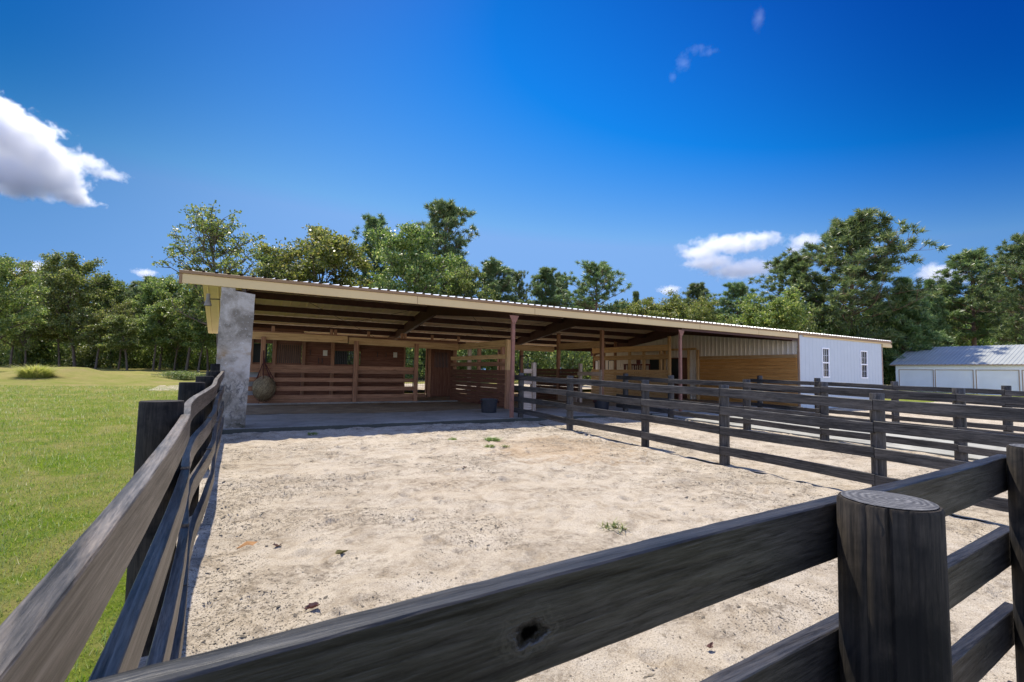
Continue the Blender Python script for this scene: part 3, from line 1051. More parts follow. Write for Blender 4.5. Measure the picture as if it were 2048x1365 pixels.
# side wall of the room, facing the open bays
SX = 21.6
mb = MB()
y = FY + .12
vs, fs = [], []
yy = []
while y < 25.6:
    yy += [(y, 0), (y + .155, 0), (y + .175, .03), (y + .21, .03)]
    y += .229
for (y, h) in yy:
    vs += [(SX - h, y, 2.36), (SX - h, y, roof_z(y) - .02)]
for i in range(len(yy) - 1):
    fs.append((2 * i, 2 * i + 2, 2 * i + 3, 2 * i + 1))
mb.add(vs, fs)
vs, fs = [], []
for (y, h) in yy:
    if y > 17.2:
        vs += [(SX - h, y, .3), (SX - h, y, 2.3599)]
for i in range(len(vs) // 2 - 1):
    fs.append((2 * i, 2 * i + 2, 2 * i + 3, 2 * i + 1))
mb.add(vs, fs)
mb.box(SX + .04, SX + .12, FY + .2, 25.6, .3, 2.9)
mb.build('side_wall', M['beige'], barn)
mb = MB()
p = []
for dz in (-.22, -.06):
    for y in (RY + .1, 25.7):
        for dx in (-.06, -.035):
            p.append((SX + dx, y, roof_z(y) + dz))
mb.add(p, [(0, 2, 3, 1), (4, 5, 7, 6), (0, 1, 5, 4), (2, 6, 7, 3), (0, 4, 6, 2), (1, 3, 7, 5)])
mb.build('rake_trim', M['fascia'], barn)
mb = MB()
for i in range(12):
    z0 = .32 + i * .178
    mb.box(SX - .05, SX - .012, FY + .1 + rnd.uniform(0, .01), 17.1, z0, z0 + .174, .004)
mb.build('wainscot', M['wains_y'], barn)
mb = MB()
mb.box(SX - .065, SX - .02, FY + .1, 17.1, 2.462, 2.60, .004)
mb.build('wainscot_cap', M['pine_y'], barn)
mb = MB()
mb.box(SX - .16, SX - .04, 17.12, 17.24, .3, 2.95, .005)
mb.box(SX - .14, SX - .04, 17.75, 17.85, .3, 2.95, .005)
mb.box(SX - .14, SX - .04, 19.4, 19.5, .3, 2.95, .005)
mb.box(SX - .14, SX - .04, 17.3, 21.2, 2.951, 3.06, .005)
dr = mb.build('door_frame', M['pine_z'], barn)
mb = MB()
mb.box(SX - .10, SX - .045, 17.86, 19.0, .32, 2.55)
mb.build('door', M['dkbrown_z'], dr)
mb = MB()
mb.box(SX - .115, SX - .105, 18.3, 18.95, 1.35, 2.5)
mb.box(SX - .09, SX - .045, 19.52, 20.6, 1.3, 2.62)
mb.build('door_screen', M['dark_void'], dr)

# ------------------------------------------------------------------ timber work inside
SYF = 18.8                                                            # front line of the stalls
t1 = thing('stall_front', (4, SYF, FL), 'brown rail front of the run in stall under the left bays', 'stall front')
mb = MB()
mb.sweep([(-.2 + i * .5, SYF, 2.825 - .0005 * i) for i in range(9)] , .045, .255)
mb.build('header', M['pine_x'], t1)
mb = MB()
mb.sweep([(3.85 + i * .5, SYF, 2.79 - .008 * i) for i in range(10)], .045, .25)
mb.build('header', M['pine_x'], t1)
for a, b in ((-.2, 3.8), (3.8, 8.35)):
    mb = MB()
    mb.box(a, b, SYF + .06, SYF + .10, 2.60, 2.80, .004)
    mb.box(a, b, SYF - .03, SYF + .11, 2.828, 2.866, .004)
    mb.build('header_backing', M['brown_x'], t1)
for x in (.98, 4.11, 6.48):
    mb = MB()
    mb.box(x - .07, x + .07, SYF - .17, SYF - .03, FL - .02, 2.66, .008)
    mb.build('post', M['brown_z'], t1)
for x in (1.27, 3.22, 3.36, 4.58, 5.9, 6.03, 7.17, 8.36):
    mb = MB()
    mb.box(x - .05, x + .05, SYF - .02, SYF + .06, 2.868, 3.05, .005)
    mb.build('stub', M['brown_z'], t1)
for (z0, z1) in ((1.572, 1.71), (1.43, 1.568), (1.11, 1.255), (.79, .945), (.50, .645), (.345, .495)):
    for a, b in ((-.2, 4.05), (4.17, 6.42)):
        mb = MB()
        mb.box(a, b, SYF - .02 + rnd.uniform(-.004, .004), SYF + .02, z0, z1, .004)
        mb.build('rail', M['brown_x'], t1)
# rear wall with barred stall doors
WYB = 22.5
t2 = thing('stall_back_wall', (4, WYB, FL), 'dark brown plank wall with barred stall doors behind the rail front', 'stall wall')


def planks(x0, x1, z0, z1, name='planks', mat='dkbrown_x', y0=WYB, y1=WYB + .045, hh=.19):
    mb = MB()
    z = z0
    while z < z1 - .01:
        e = min(z + hh - .005, z1)
        mb.box(x0, x1, y0 + rnd.uniform(0, .004), y1, z, e, .003)
        z += hh
    mb.box(x0 + .005, x1 - .005, y1 + .001, y1 + .02, z0 + .005, z1 - .005)
    return mb.build(name, M[mat], t2)


def bars(x0, x1, z0, z1, n, par):
    mb = MB()
    for i in range(n):
        x = x0 + (x1 - x0) * (i + .5) / n
        mb.box(x - .011, x + .011, WYB - .02, WYB + .002, z0, z1)
    return mb.build('bars', M['blackmetal'], par)


planks(-.3, .3, FL, 3.3)
planks(.3, 5.15, FL, 1.80)
planks(2.72, 3.95, 1.802, 2.95)
planks(5.15, 7.18, FL, 2.72)
planks(8.36, 9.9, FL, 2.95)
planks(.3, 2.72, 2.60, 3.25)
planks(3.95, 5.15, 2.40, 2.75)
for x in (.75, 1.6, 2.74, 3.93, 5.0, 8.45):
    mb = MB()
    mb.box(x - .07, x + .07, WYB - .10, WYB - .003, FL, 2.98, .006)
    mb.build('post', M['brown_z'], t2)
mb = MB()
mb.box(1.68, 2.66, WYB + .03, WYB + .09, 1.80, 2.60)
bk = mb.build('stall_door', M['brown_z'], t2)
bars(1.7, 2.64, 1.80, 2.58, 12, bk)
bars(4.02, 4.64, 1.80, 2.38, 8, t2)
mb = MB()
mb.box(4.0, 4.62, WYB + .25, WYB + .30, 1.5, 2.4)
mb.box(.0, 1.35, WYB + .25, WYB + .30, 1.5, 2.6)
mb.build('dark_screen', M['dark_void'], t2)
bars(4.66, 5.1, 1.80, 2.42, 6, t2)
mb = MB()
mb.box(8.54, 9.55, WYB - .09, WYB - .02, FL + .04, 2.72, .005)
d2 = mb.build('stall_door', M['dkbrown_z'], t2)
mb = MB()
for i in range(10):
    x = 8.72 + i * .075
    mb.box(x - .01, x + .01, WYB - .115, WYB - .095, 1.75, 2.5)
mb.build('bars', M['blackmetal'], d2)
for (x, z) in ((3.62, 2.28), (6.75, 2.30)):
    mb = MB()
    mb.box(x - .09, x + .09, WYB - .012, WYB - .002, z - .12, z + .12, .002)
    mb.build('notice', M['paper'], t2)
for (x, z) in ((3.0, 2.3), (3.35, 1.95), (3.5, 1.95), (5.9, 2.3), (6.3, 2.3)):
    mb = MB()
    mb.tube([(x, WYB - .005, z + .1), (x, WYB - .07, z + .06), (x, WYB - .075, z - .08), (x, WYB - .03, z - .13)], .013, 6)
    mb.build('tack_hook', M['blackmetal'], t2)
mb = MB()
mb.box(7.2, 8.3, WYB - .02, WYB + .06, FL, .47, .006)
mb.build('door_sill', M['brown_x'], t2)
mb = MB()
mb.box(7.19, 7.25, WYB - .02, WYB + .05, .47, 2.72, .004)
mb.box(8.28, 8.34, WYB - .02, WYB + .05, .47, 2.72, .004)
mb.build('door_jamb', M['brown_z'], t2)
# wire gate in the gap
t3 = thing('wire_gate', (8.0, WYB + .35, .47), 'black pipe gate with welded wire standing in the stall wall gap', 'gate')
mb = MB()
y = WYB + .35
for z in (.55, 1.15, 1.50, 1.85, 2.15):
    mb.tube([(7.0, y, z), (8.7, y, z)], .016, 6)
for x in (7.0, 7.78, 8.7):
    mb.tube([(x, y, .5), (x, y, 2.2)], .018, 6)
mb.build('pipe_frame', M['blackmetal'], t3, True)
mb = MB()
for i in range(17):
    x = 7.05 + i * .1
    mb.tube([(x, y - .02, .55), (x, y - .02, 1.15)], .004, 4)
for i in range(5):
    z = .6 + i * .12
    mb.tube([(7.0, y - .025, z), (8.7, y - .025, z)], .004, 4)
mb.build('wire_mesh', M['galv'], t3)

# slatted partitions running back from the front
pt = thing('stall_partition', (8.5, 16.5, FL), 'brown slatted stall partition with open yellow rails above, behind the black muck bucket', 'partition')
mb = MB()
for i in range(8):
    z0 = FL + .03 + i * .168
    for (a, b) in ((14.9, 17.3), (17.31, 19.9)):
        mb.box(8.48 + rnd.uniform(-.004, .004), 8.52, a, b, z0 + rnd.uniform(-.006, .006), z0 + .155 + rnd.uniform(-.008, .004), .003)
mb.build('slats', M['dkbrown_y'], pt)
for (z0, z1, m) in ((2.50, 2.735, 'pine_y'), (2.06, 2.22, 'pine_y'), (1.80, 1.955, 'brown_y'), ):
    mb = MB()
    mb.box(8.44, 8.478, 14.95, 19.8, z0, z1, .004)
    mb.build('rail', M[m], pt)
mb = MB()
mb.box(8.43, 8.57, 14.76, 14.9, FL + 1.36, 2.74, .006)
mb.build('post', M['pine_z'], pt)
mb = MB()
mb.box(8.43, 8.57, 14.76, 14.9, FL - .02, FL + 1.358, .006)
mb.box(8.53, 8.66, 15.3, 15.44, FL, 2.5, .006)
mb.build('post', M['brown_z'], pt)
for y, m in ((17.3, 'brown_z'), (18.2, 'grey_z'), (19.7, 'brown_z')):
    mb = MB()
    mb.box(8.53, 8.66, y - .065, y + .065, FL, 2.72, .006)
    mb.build('post', M[m], pt)

pt = thing('stall_partition', (13.4, 17.5, FL), 'dark slatted partition in the middle bay with a tall post touching the rafters', 'partition')
mb = MB()
for i in range(9):
    z0 = FL + .02 + i * .164
    mb.box(13.38, 13.42, 16.95, 21.0, z0 + rnd.uniform(-.006, .006), z0 + .15, .003)
mb.build('slats', M['dkbrown_y'], pt)
mb = MB()
mb.box(13.33, 13.47, 15.42, 15.56, FL - .02, 3.42, .006)
mb.build('post', M['brown_z'], pt)
mb = MB()
mb.box(13.31, 13.328, 15.40, 15.56, FL - .02, 1.75, .003)
mb.build('post_facing', M['grey_z'], pt)
mb = MB()
mb.box(13.33, 13.47, 16.85, 16.97, FL - .02, 2.02, .006)
mb.build('post', M['grey_z'], pt)
mb = MB()
mb.box(13.33, 13.47, 18.5, 18.64, FL - .02, 3.45, .006)
mb.build('post', M['brown_z'], pt)
for z in (1.14, 1.50):
    mb = MB()
    mb.box(13.29, 13.326, 15.38, 16.98, z, z + .16, .004)
    mb.build('rail', M['grey_y'], pt)
mb = MB()
mb.box(13.34, 13.46, 15.58, 18.48, 2.68, 2.96, .005)
mb.build('rail', M['pine_y'], pt)
mb = MB()
mb.box(13.26, 13.30, 16.98, 18.4, .32, .82, .004)
mb.build('kick_board', M['grey_y'], pt)

hd = thing('bay_header', (11, SYF, 2.6), 'yellow pine header beam spanning the rear of the middle bay', 'beam')
mb = MB()
mb.box(8.7, 13.3, SYF - .03, SYF + .03, 2.58, 2.83, .005)
mb.build('beam', M['pine_x'], hd)
for x in (11.55,):
    mb = MB()
    mb.box(x - .07, x + .07, SYF + .035, SYF + .17, FL, 2.83, .006)
    mb.build('post', M['brown_z'], hd)

nib = thing('gate_post_pair', (9.0, 13.9, FL), 'short weathered gate post with two stub boards beside the red steel post', 'gate post')
mb = MB()
mb.box(8.88, 9.01, 13.75, 13.88, FL - .02, 1.93, .006)
mb.build('post', M['grey_z'], nib)
for z in (1.56, 1.20):
    mb = MB()
    mb.box(8.55, 8.878, 13.8, 13.84, z, z + .15, .004)
    mb.build('stub_board', M['grey_x'], nib)
mb = MB()
mb.box(8.55, 8.878, 13.8, 13.84, .34, .95, .004)
mb.build('kick_board', M['grey_x'], nib)

pt = thing('stall_partition', (20, 20, FL), 'yellow pine partition of rails and boards in front of the beige wall', 'partition')
mb = MB()
for i in range(9):
    z0 = FL + .02 + i * .17
    mb.box(19.48, 19.52, 17.4, 23.5, z0, z0 + .16, .003)
mb.build('slats', M['pine_y'], pt)
mb = MB()
mb.box(19.43, 19.57, 17.26, 17.39, FL - .02, 3.58, .006)
mb.build('post', M['pine_z'], pt)
mb = MB()
mb.box(19.45, 19.55, 17.4, 23.4, 2.84, 3.15, .005)
mb.build('rail', M['pine_y'], pt)
mb = MB()
mb.box(19.60, 19.64, 17.4, 23.4, 2.40, 2.66, .005)
mb.build('rail', M['pine_y'], pt)
for y in (18.1, 19.3, 20.4, 21.6, 22.6, 23.5):
    mb = MB()
    mb.box(19.65, 19.78, y - .065, y + .065, FL, 3.15 if y < 21 else 3.5, .006)
    mb.build('post', M['pine_z' if y < 21 else 'brown_z'], pt)

# pipe hoops on the partitions
for i, (x, y, z, dy, lab) in enumerate(((8.95, 14.2, 1.93, .55, 'black pipe hoop beside the short weathered gate post'),
                                        (19.9, 21.9, 1.85, .5, 'black pipe hoop by the two brown posts before the beige wall'),
                                        (19.9, 23.35, 1.85, .4, 'black pipe hoop at the far end of the yellow partition'))):
    hh = .34 if i else .2
    base = 1.75 if i == 0 else 1.84
    mb = MB()
    mb.tube([(x, y, base - .3), (x, y, base + hh + .15), (x, y + .06, base + hh + .22), (x, y + dy - .06, base + hh + .22), (x, y + dy, base + hh + .15), (x, y + dy, base - .3)], .02, 8)
    tag(mb.build('pipe_hoop', M['blackmetal'], None, True, loc=(x, y, base - .3)), lab, 'pipe hoop', 'black pipe hoops')

# red wooden rack and the dark red jug on it
rk = thing('wooden_rack', (20.9, 21.1, FL), 'dark red slatted wooden rack against the beige ribbed wall', 'rack')
mb = MB()
mb.box(20.75, 21.15, 20.2, 22.0, 2.12, 2.20, .005)
mb.build('top_rail', M['redwood'], rk)
for y in (20.25, 21.1, 21.95):
    for x in (20.78, 21.12):
        mb = MB()
        mb.box(x - .03, x + .03, y - .03, y + .03, FL, 2.118, .004)
        mb.build('leg', M['redwood'], rk)
mb = MB()
for i in range(9):
    y = 20.4 + i * .18
    mb.box(20.76, 20.79, y - .025, y + .025, 1.62, 2.118)
mb.box(20.752, 20.80, 20.28, 21.92, 1.55, 1.62)
mb.build('slats', M['redwood'], rk)
mb = MB()
mb.lathe(20.95, 20.95, [(.10, 2.2), (.13, 2.24), (.13, 2.42), (.10, 2.5), (.05, 2.56), (.04, 2.64), (.055, 2.68)], 14)
tag(mb.build('jug', M['redwood'], None, True, loc=(20.95, 20.95, 2.2)), 'dark red bottle shaped jug standing on the wooden rack', 'jug')

# hay net and feed tub at the left stall post
hn = thing('hay_net', (1.04, 18.45, .5), 'stuffed round hay net hanging from the stall post beside the concrete pillar', 'hay net')
r4 = np.random.RandomState(4)
N = 5200
th = r4.uniform(0, 2 * PI, N)
ph = np.arccos(r4.uniform(-1, 1, N))
rad = r4.uniform(.88, 1.0, N)
c = np.array([1.06, 18.42, .92])
rx, ry, rz = .37, .33, .43
P0 = c + np.stack([rx * np.sin(ph) * np.cos(th), ry * np.sin(ph) * np.sin(th), rz * np.cos(ph) * (1 - .12 * np.cos(ph))], -1) * rad[:, None]
d = r4.normal(size=(N, 3))
nn = (P0 - c) / np.linalg.norm(P0 - c, axis=1)[:, None]
d -= nn * (d * nn).sum(1)[:, None] * .85
d /= np.linalg.norm(d, axis=1)[:, None]
s_ = np.cross(d, nn)
L = r4.uniform(.05, .12, N)[:, None]
W = .004
V = np.concatenate([P0 - d * L / 2 - s_ * W, P0 - d * L / 2 + s_ * W, P0 + d * L / 2 + s_ * W, P0 + d * L / 2 - s_ * W])
Fq = np.stack([np.arange(N), np.arange(N) + N, np.arange(N) + 2 * N, np.arange(N) + 3 * N], -1)
o = np_mesh('hay', V - np.array(ORG[hn]), Fq, M['hay'], hn)
mb = MB()
vs = []
for i in range(11):
    a = PI * i / 10
    for j in range(18):
        b = 2 * PI * j / 18
        vs.append((c[0] + .33 * math.sin(a) * math.cos(b), c[1] + .29 * math.sin(a) * math.sin(b), c[2] + .40 * math.cos(a)))
fs = [(i * 18 + j, i * 18 + (j + 1) % 18, (i + 1) * 18 + (j + 1) % 18, (i + 1) * 18 + j) for i in range(10) for j in range(18)]
mb.add(vs, fs)
mb.build('hay_core', M['hay'], hn)
mb = MB()
for k in range(14):
    a0 = 2 * PI * k / 14
    for sgn in (1, -1):
        pts = []
        for i in range(15):
            t = i / 14
            a = a0 + sgn * t * 2.2
            q = PI * (.06 + .88 * t)
            pts.append((c[0] + (rx + .012) * math.sin(q) * math.cos(a), c[1] + (ry + .012) * math.sin(q) * math.sin(a), c[2] + (rz + .012) * math.cos(q) * (1 - .12 * math.cos(q))))
    mb.tube(pts, .003, 4, False)
mb.build('net', M['rope'], hn)
mb = MB()
for k in range(7):
    a = 2 * PI * k / 7
    mb.tube([(1.0, 18.60, 2.02), (1.02 + .03 * math.cos(a), 18.53 + .03 * math.sin(a), 1.75), (1.06 + .27 * math.cos(a), 18.45 + .22 * math.sin(a), 1.22)], .014, 5)
mb.tube([(1.0, 18.6, 2.02), (1.0, 18.62, 2.18)], .02, 6)
mb.build('drawstring', M['rope'], hn)
mb = MB()
mb.add([(.2, 19.3, .95), (.86, 19.3, .95), (.86, 19.85, .95), (.2, 19.85, .95), (.12, 19.2, 1.46), (.9, 19.2, 1.46), (.9, 19.9, 1.46), (.12, 19.9, 1.46),
        (.17, 19.26, 1.46), (.85, 19.26, 1.46), (.85, 19.84, 1.46), (.17, 19.84, 1.46), (.25, 19.36, 1.0), (.81, 19.36, 1.0), (.81, 19.8, 1.0), (.25, 19.8, 1.0)],
       [(0, 3, 2, 1), (0, 1, 5, 4), (1, 2, 6, 5), (2, 3, 7, 6), (3, 0, 4, 7), (4, 5, 9, 8), (5, 6, 10, 9), (6, 7, 11, 10), (7, 4, 8, 11),
        (8, 9, 13, 12), (9, 10, 14, 13), (10, 11, 15, 14), (11, 8, 12, 15), (12, 13, 14, 15)])
mb.box(.3, .8, 19.4, 19.75, FL, .949)
tag(mb.build('feed_tub', M['rubber'], None, loc=(.5, 19.5, FL)), 'grey feed tub on a stand, half hidden behind the concrete pillar', 'tub')


def bucket(x, y, z, label):
    t = thing('muck_bucket', (x, y, z), label, 'bucket', 'black muck buckets')
    mb = MB()
    mb.lathe(x, y, [(.225, z + .004), (.235, z + .01), (.275, z + .40), (.292, z + .40), (.295, z + .43), (.27, z + .43), (.262, z + .40), (.222, z + .04)], 28)
    mb.build('tub', M['bucket'], t, True)
    for s in (1, -1):
        mb = MB()
        mb.tube([(x - s * .28, y - .07, z + .36), (x - s * .33, y - .07, z + .35), (x - s * .345, y, z + .29), (x - s * .33, y + .07, z + .35), (x - s * .28, y + .07, z + .36)], .014, 6)
        mb.build('handle', M['rope'], t, True)


bucket(7.22, 13.75, FL - .006, 'black muck bucket with rope handles on the slab before the slatted partition')
bucket(11.42, 13.2, FL - .006, 'black muck bucket half hidden behind the middle fence, near the tall post')

# ------------------------------------------------------------------ fences
RP = random.Random(21)


def round_post(parent, x, y, top, r, mat, base=None, tilt=0.0, seg=28, splits=()):
    base = gz(y) - .12 if base is None else base
    mb = MB()
    prof = [(r * 1.03, base)]
    k = 6
    for i in range(1, k):
        z = base + (top - .012 - base) * i / k
        prof.append((r * (1.02 + RP.uniform(-.012, .012)), z))
    prof += [(r * 1.0, top - .008), (r * .965, top), (r * .6, top + .001), (r * .25, top + .001)]
    mb.lathe(x, y, prof, seg, .035, RP)
    for j, dep in splits:                                            # drying splits run down the post
        for i in range(len(prof)):
            q = i * seg + j
            px, py, pz = mb.v[q]
            k_ = 1 - dep * (.6 + .4 * math.sin(i * 1.7 + j))
            mb.v[q] = (x + (px - x) * k_, y + (py - y) * k_, pz)
    if tilt:
        mb.v = [(p[0], p[1], p[2] + (p[0] - x) * tilt if p[2] > top - .02 else p[2]) for p in mb.v]
    return mb.build('post', mat, parent, True)


def board(parent, pts, h, th, mat, jit=.0012, ch=.004, side=None):
    mb = MB()
    mb.sweep(pts, th, h, side, ch, jit, RP)
    return mb.build('board', mat, parent)


BH = .137


def long_fence(label, X, posts, y_end, tops, r, mats, lift=0.0, top=1.338):
    t = thing('board_fence', (X, 6, gz(6)), label, 'fence', 'black board fences')
    for y in posts:
        round_post(t, X + .022 + r + RP.uniform(-.006, .01), y, gz(y) + top + RP.uniform(-.012, .012), r, mats[0], seg=20)
    ys = sorted(posts)
    ends = [y_end] + ys[1:-1] + [ys[-1] + .32]
    for h in tops:
        for a, b in zip(ends[:-1], ends[1:]):
            nseg = max(3, int((b - a) / .18))
            amp = RP.uniform(-.012, .012)
            zz = RP.uniform(-.008, .008)
            pts = []
            for i in range(nseg + 1):
                s = i / nseg
                y = a + .004 + (b - a - .008) * s
                pts.append((X + amp * math.sin(PI * s) + .003 * math.sin(9 * s + a), y, gz(y) + h + lift + zz + .012 * math.sin(2.4 * s + a * 1.7 + h * 5)))
            m = mats[1] if y_end < 5 else mats[1]
            board(t, pts, BH, .04, m, .0016)
    return t


# left fence: round posts outside, boards on the paddock side, wavering with the posts
lf = thing('board_fence', (-.3, 5, gz(5)), 'black board fence running along the left of the paddock to the concrete pillar', 'fence', 'black board fences')
for (x, y, tp, r) in ((-.316, 3.34, 1.402, .104), (-.315, 5.85, 1.437, .11), (-.29, 8.1, 1.46, .11), (-.235, 9.9, 1.52, .105), (-.245, 11.55, 1.655, .085), (-.345, .55, 1.38, .118)):
    round_post(lf, x, y, tp, r, M['post_z'], seg=32)
line = [(.45, -.198), (.8, -.184), (1.6, -.17), (2.5, -.166), (3.3, -.172), (3.9, -.212), (4.5, -.214), (5.3, -.165), (6.4, -.112), (7.7, -.125), (9.6, -.10), (11.5, -.075)]
ly, lx = [p[0] for p in line], [p[1] for p in line]
zy, zv = [0, 3.3, 4.2, 6.4, 8.0, 9.6, 11.5], [1.262, 1.262, 1.262, 1.268, 1.275, 1.285, 1.30]


def smooth_interp(q, xs, ys):
    f = lambda t: float(np.interp(t, xs, ys))
    return (f(q - .25) + 2 * f(q) + f(q + .25)) / 4


ends = [.42, 3.32, 5.85, 8.1, 9.9, 11.55]
for k, (dh, dx) in enumerate(((0, 0), (-.305, .012), (-.625, .024), (-.955, .034))):
    for a, b in zip(ends[:-1], ends[1:]):
        nseg = max(4, int((b - a) / .12))
        pts = []
        am = RP.uniform(-.010, .010) if k else 0
        for i in range(nseg + 1):
            s = i / nseg
            y = a + .003 + (b - a - .006) * s
            pts.append((smooth_interp(y, ly, lx) - .022 + dx + am * math.sin(PI * s), y, gz(y) + smooth_interp(y, zy, zv) + dh + (.008 * math.sin(3 * s + k) if k else 0)))
        board(lf, pts, BH, .044 if k else .046, M['brownblack_y'], .0007, .003)

def m_endgrain(cx, cy):
    t = NT('sawn post top')
    sp = t.n('ShaderNodeVectorMath', operation='SUBTRACT')
    t.l(t.n('ShaderNodeTexCoord').outputs['Object'], sp.inputs[0])
    sp.inputs[1].default_value = (cx, cy, 0)
    nz = t.noise(t.coord((1, 1, 1), False), 22, 4, .6)
    wv_ = t.n('ShaderNodeVectorMath', operation='LENGTH')
    fl = t.n('ShaderNodeVectorMath', operation='MULTIPLY')
    t.l(sp.outputs[0], fl.inputs[0])
    fl.inputs[1].default_value = (1, 1, 0)
    t.l(fl.outputs[0], wv_.inputs[0])
    d = t.math('ADD', t.math('MULTIPLY', wv_.outputs['Value'], 420.0), t.math('MULTIPLY', nz, 16.0))
    ring = t.math('MULTIPLY', t.math('ADD', t.math('SINE', d), 1.0), t.math('MULTIPLY', t.noise(t.coord((1, 1, 1), False), 30, 3, .6), .9))
    saw = t.noise(t.coord((30, 260, 1), False), 1.0, 3, .6)
    cc = t.ramp(t.math('ADD', t.math('MULTIPLY', ring, .45), t.math('MULTIPLY', saw, .55)), [(.2, (.035, .034, .034)), (.55, (.095, .092, .09)), (.8, (.17, .165, .16))])
    t.bsdf(cc, .6, .5, normal=t.bump(saw, .5, .002))
    return t.m


def end_grain(post, x, y, z, r):
    mb = MB()
    n_ = 48
    mb.add([(x, y, z + .0045)] + [(x + r * math.cos(2 * PI * i / n_), y + r * math.sin(2 * PI * i / n_), z + .003) for i in range(n_)], [(0, i + 1, (i + 1) % n_ + 1) for i in range(n_)])
    mb.build('end_grain', m_endgrain(x - ORG[post].x + .01, y - ORG[post].y - .005), post)


long_fence('weathered black board fence between the two sand paddocks, from the red post', 7.2, [11.95, 9.62, 7.12, 5.31, 3.05, .8], .6, (1.275, .975, .645, .315), .08, (M['worn_z'], M['worn_y']))
long_fence('black board fence along the concrete drive, second one back', 12.0, [12.75, 10.71, 8.11, 6.15, 3.70, 1.25, -1.25, -3.8], -4.0, (1.262, .955, .62, .29), .095, (M['worn_z'], M['worn_y']), top=1.36)
long_fence('black board fence before the white room, farthest back', 18.3, [11.75, 9.55, 7.2, 4.62, 2.1, -.4, -2.9, -5.4], -5.5, (1.255, .95, .62, .29), .10, (M['worn_z'], M['worn_y']), top=1.38)

M['knotted'] = wood('black painted timber with a burst knot', 'x', (.0043, .0043, .005), (.0094, .0094, .0108), (.0225, .0218, .0225), 0.5, 0.5, True, (.05, .044, .04), 1.0, .002, .45, knot=(.41 - 1.3, 1.207 - gz(.6)))
nf = thing('board_fence', (1.3, .6, gz(.6)), 'fresh black board fence crossing close in front with a thick round post', 'fence', 'black board fences')
PZ = 1.305
pa = round_post(nf, 1.393, .566, PZ, .102, M['post_z'], seg=96, splits=((54, .10), (47, .05), (60, .04)))
pb = round_post(nf, 2.865, .618, 1.33, .106, M['post_z'], seg=96, splits=((50, .08), (42, .05)))
end_grain(pa, 1.393, .566, PZ, .094)
end_grain(pb, 2.865, .618, 1.33, .098)
for k, h in enumerate((1.265, .955, .635, .31)):
    pts = []
    n = 60
    for i in range(n + 1):
        x = -.16 + 3.1 * i / n
        zz = .004 * math.sin((x + .2) * 2.0)
        pts.append((x, .640 + .038 * x + .002 * math.sin(x * 2.2 + k), gz(.66) + h + zz))
    b = board(nf, pts, BH + .004, .044, M['knotted'] if k == 0 else M['black_x'], .0006, .003, side=(0, 1, 0))
mb = MB()
mb.tube([(2.80, .49, 1.285), (2.74, .44, 1.283)], .012, 12)
mb.tube([(2.815, .503, 1.285), (2.805, .495, 1.285)], .024, 12)
mb.build('hinge_bolt', M['hinge'], nf, True)

# ------------------------------------------------------------------ garage far right
GX, GY0, GY1 = 60.0, -4.0, 23.3
gb = thing('garage', (GX + 4, 10, gz(10)), 'low off white garage with roller doors and pale metal roof at the right edge', 'garage')
gz0 = .25
EH = 3.06
mb = MB()
DZ = 2.52
doors = [(20.22, 22.97), (17.26, 20.0), (14.22, 16.98), (11.2, 13.95), (8.2, 10.9)]
prevy = GY1
seg = []
for (a, b) in doors:
    seg.append((b, prevy))
    prevy = a
seg.append((GY0, prevy))
for (a, b) in seg:
    mb.box(GX, GX + .12, a, b, gz0 - .2, EH - .02)
for (a, b) in doors:
    mb.box(GX, GX + .12, a + .0005, b - .0005, DZ, EH - .021)
y = GY0 + .1
while y < GY1 - .1:
    inside = any(a - .04 < y < b + .04 for a, b in doors)
    mb.box(GX - .016, GX - .001, y - .02, y + .02, DZ + .02 if inside else gz0 - .2, EH - .03)
    y += .3
mb.box(GX + .12, GX + 9.9, GY1 - .12, GY1, gz0 - .2, EH - .02)
mb.box(GX + .12, GX + 9.9, GY0, GY0 + .12, gz0 - .2, EH - .02)
mb.add([(GX + .1, GY1 - .06, EH - .021), (GX + 9.9, GY1 - .06, EH - .021), (GX + 5, GY1 - .06, 5.0)], [(0, 1, 2)])
mb.build('walls', M['garage_wall'], gb)
for (a, b) in doors:
    mb = MB()
    mb.box(GX - .02, GX - .002, a - .07, a, gz0, DZ + .06)
    mb.box(GX - .02, GX - .002, b, b + .07, gz0, DZ + .06)
    mb.box(GX - .02, GX - .002, a, b, DZ, DZ + .06)
    fr_ = mb.build('roller_door', M['corner'], gb)
    mb = MB()
    z = gz0
    vs, fs = [], []
    while z < DZ - .01:
        vs += [(GX + .06, a + .002, z), (GX + .06, b - .002, z), (GX + .035, a + .002, z + .05), (GX + .035, b - .002, z + .05), (GX + .06, a + .002, z + .095), (GX + .06, b - .002, z + .095)]
        z += .1
    for i in range(len(vs) // 2 - 1):
        fs.append((2 * i, 2 * i + 1, 2 * i + 3, 2 * i + 2))
    mb.add(vs, fs)
    mb.build('curtain', M['rollup'], fr_)
mb = MB()
yy = []
y = GY0 - .3
while y < GY1 + .45:
    yy += [(y, 0), (y + .21, 0), (y + .235, .035), (y + .28, .035)]
    y += .305
for (xa, za, xb, zb) in ((GX - .25, EH, GX + 5, 5.06), (GX + 5, 5.06, GX + 10.2, EH)):
    vs, fs = [], []
    for (y, h) in yy:
        vs += [(xa, y, za + h), (xb, y, zb + h)]
    for i in range(len(yy) - 1):
        fs.append((2 * i, 2 * i + 1, 2 * i + 3, 2 * i + 2))
    mb.add(vs, fs)
rf = mb.build('roof', M['garage_roof'], gb)
mb = MB()
mb.box(GX - .27, GX - .24, GY0 - .3, GY1 + .4, EH - .09, EH - .003)
mb.build('gutter_trim', M['corner'], rf)

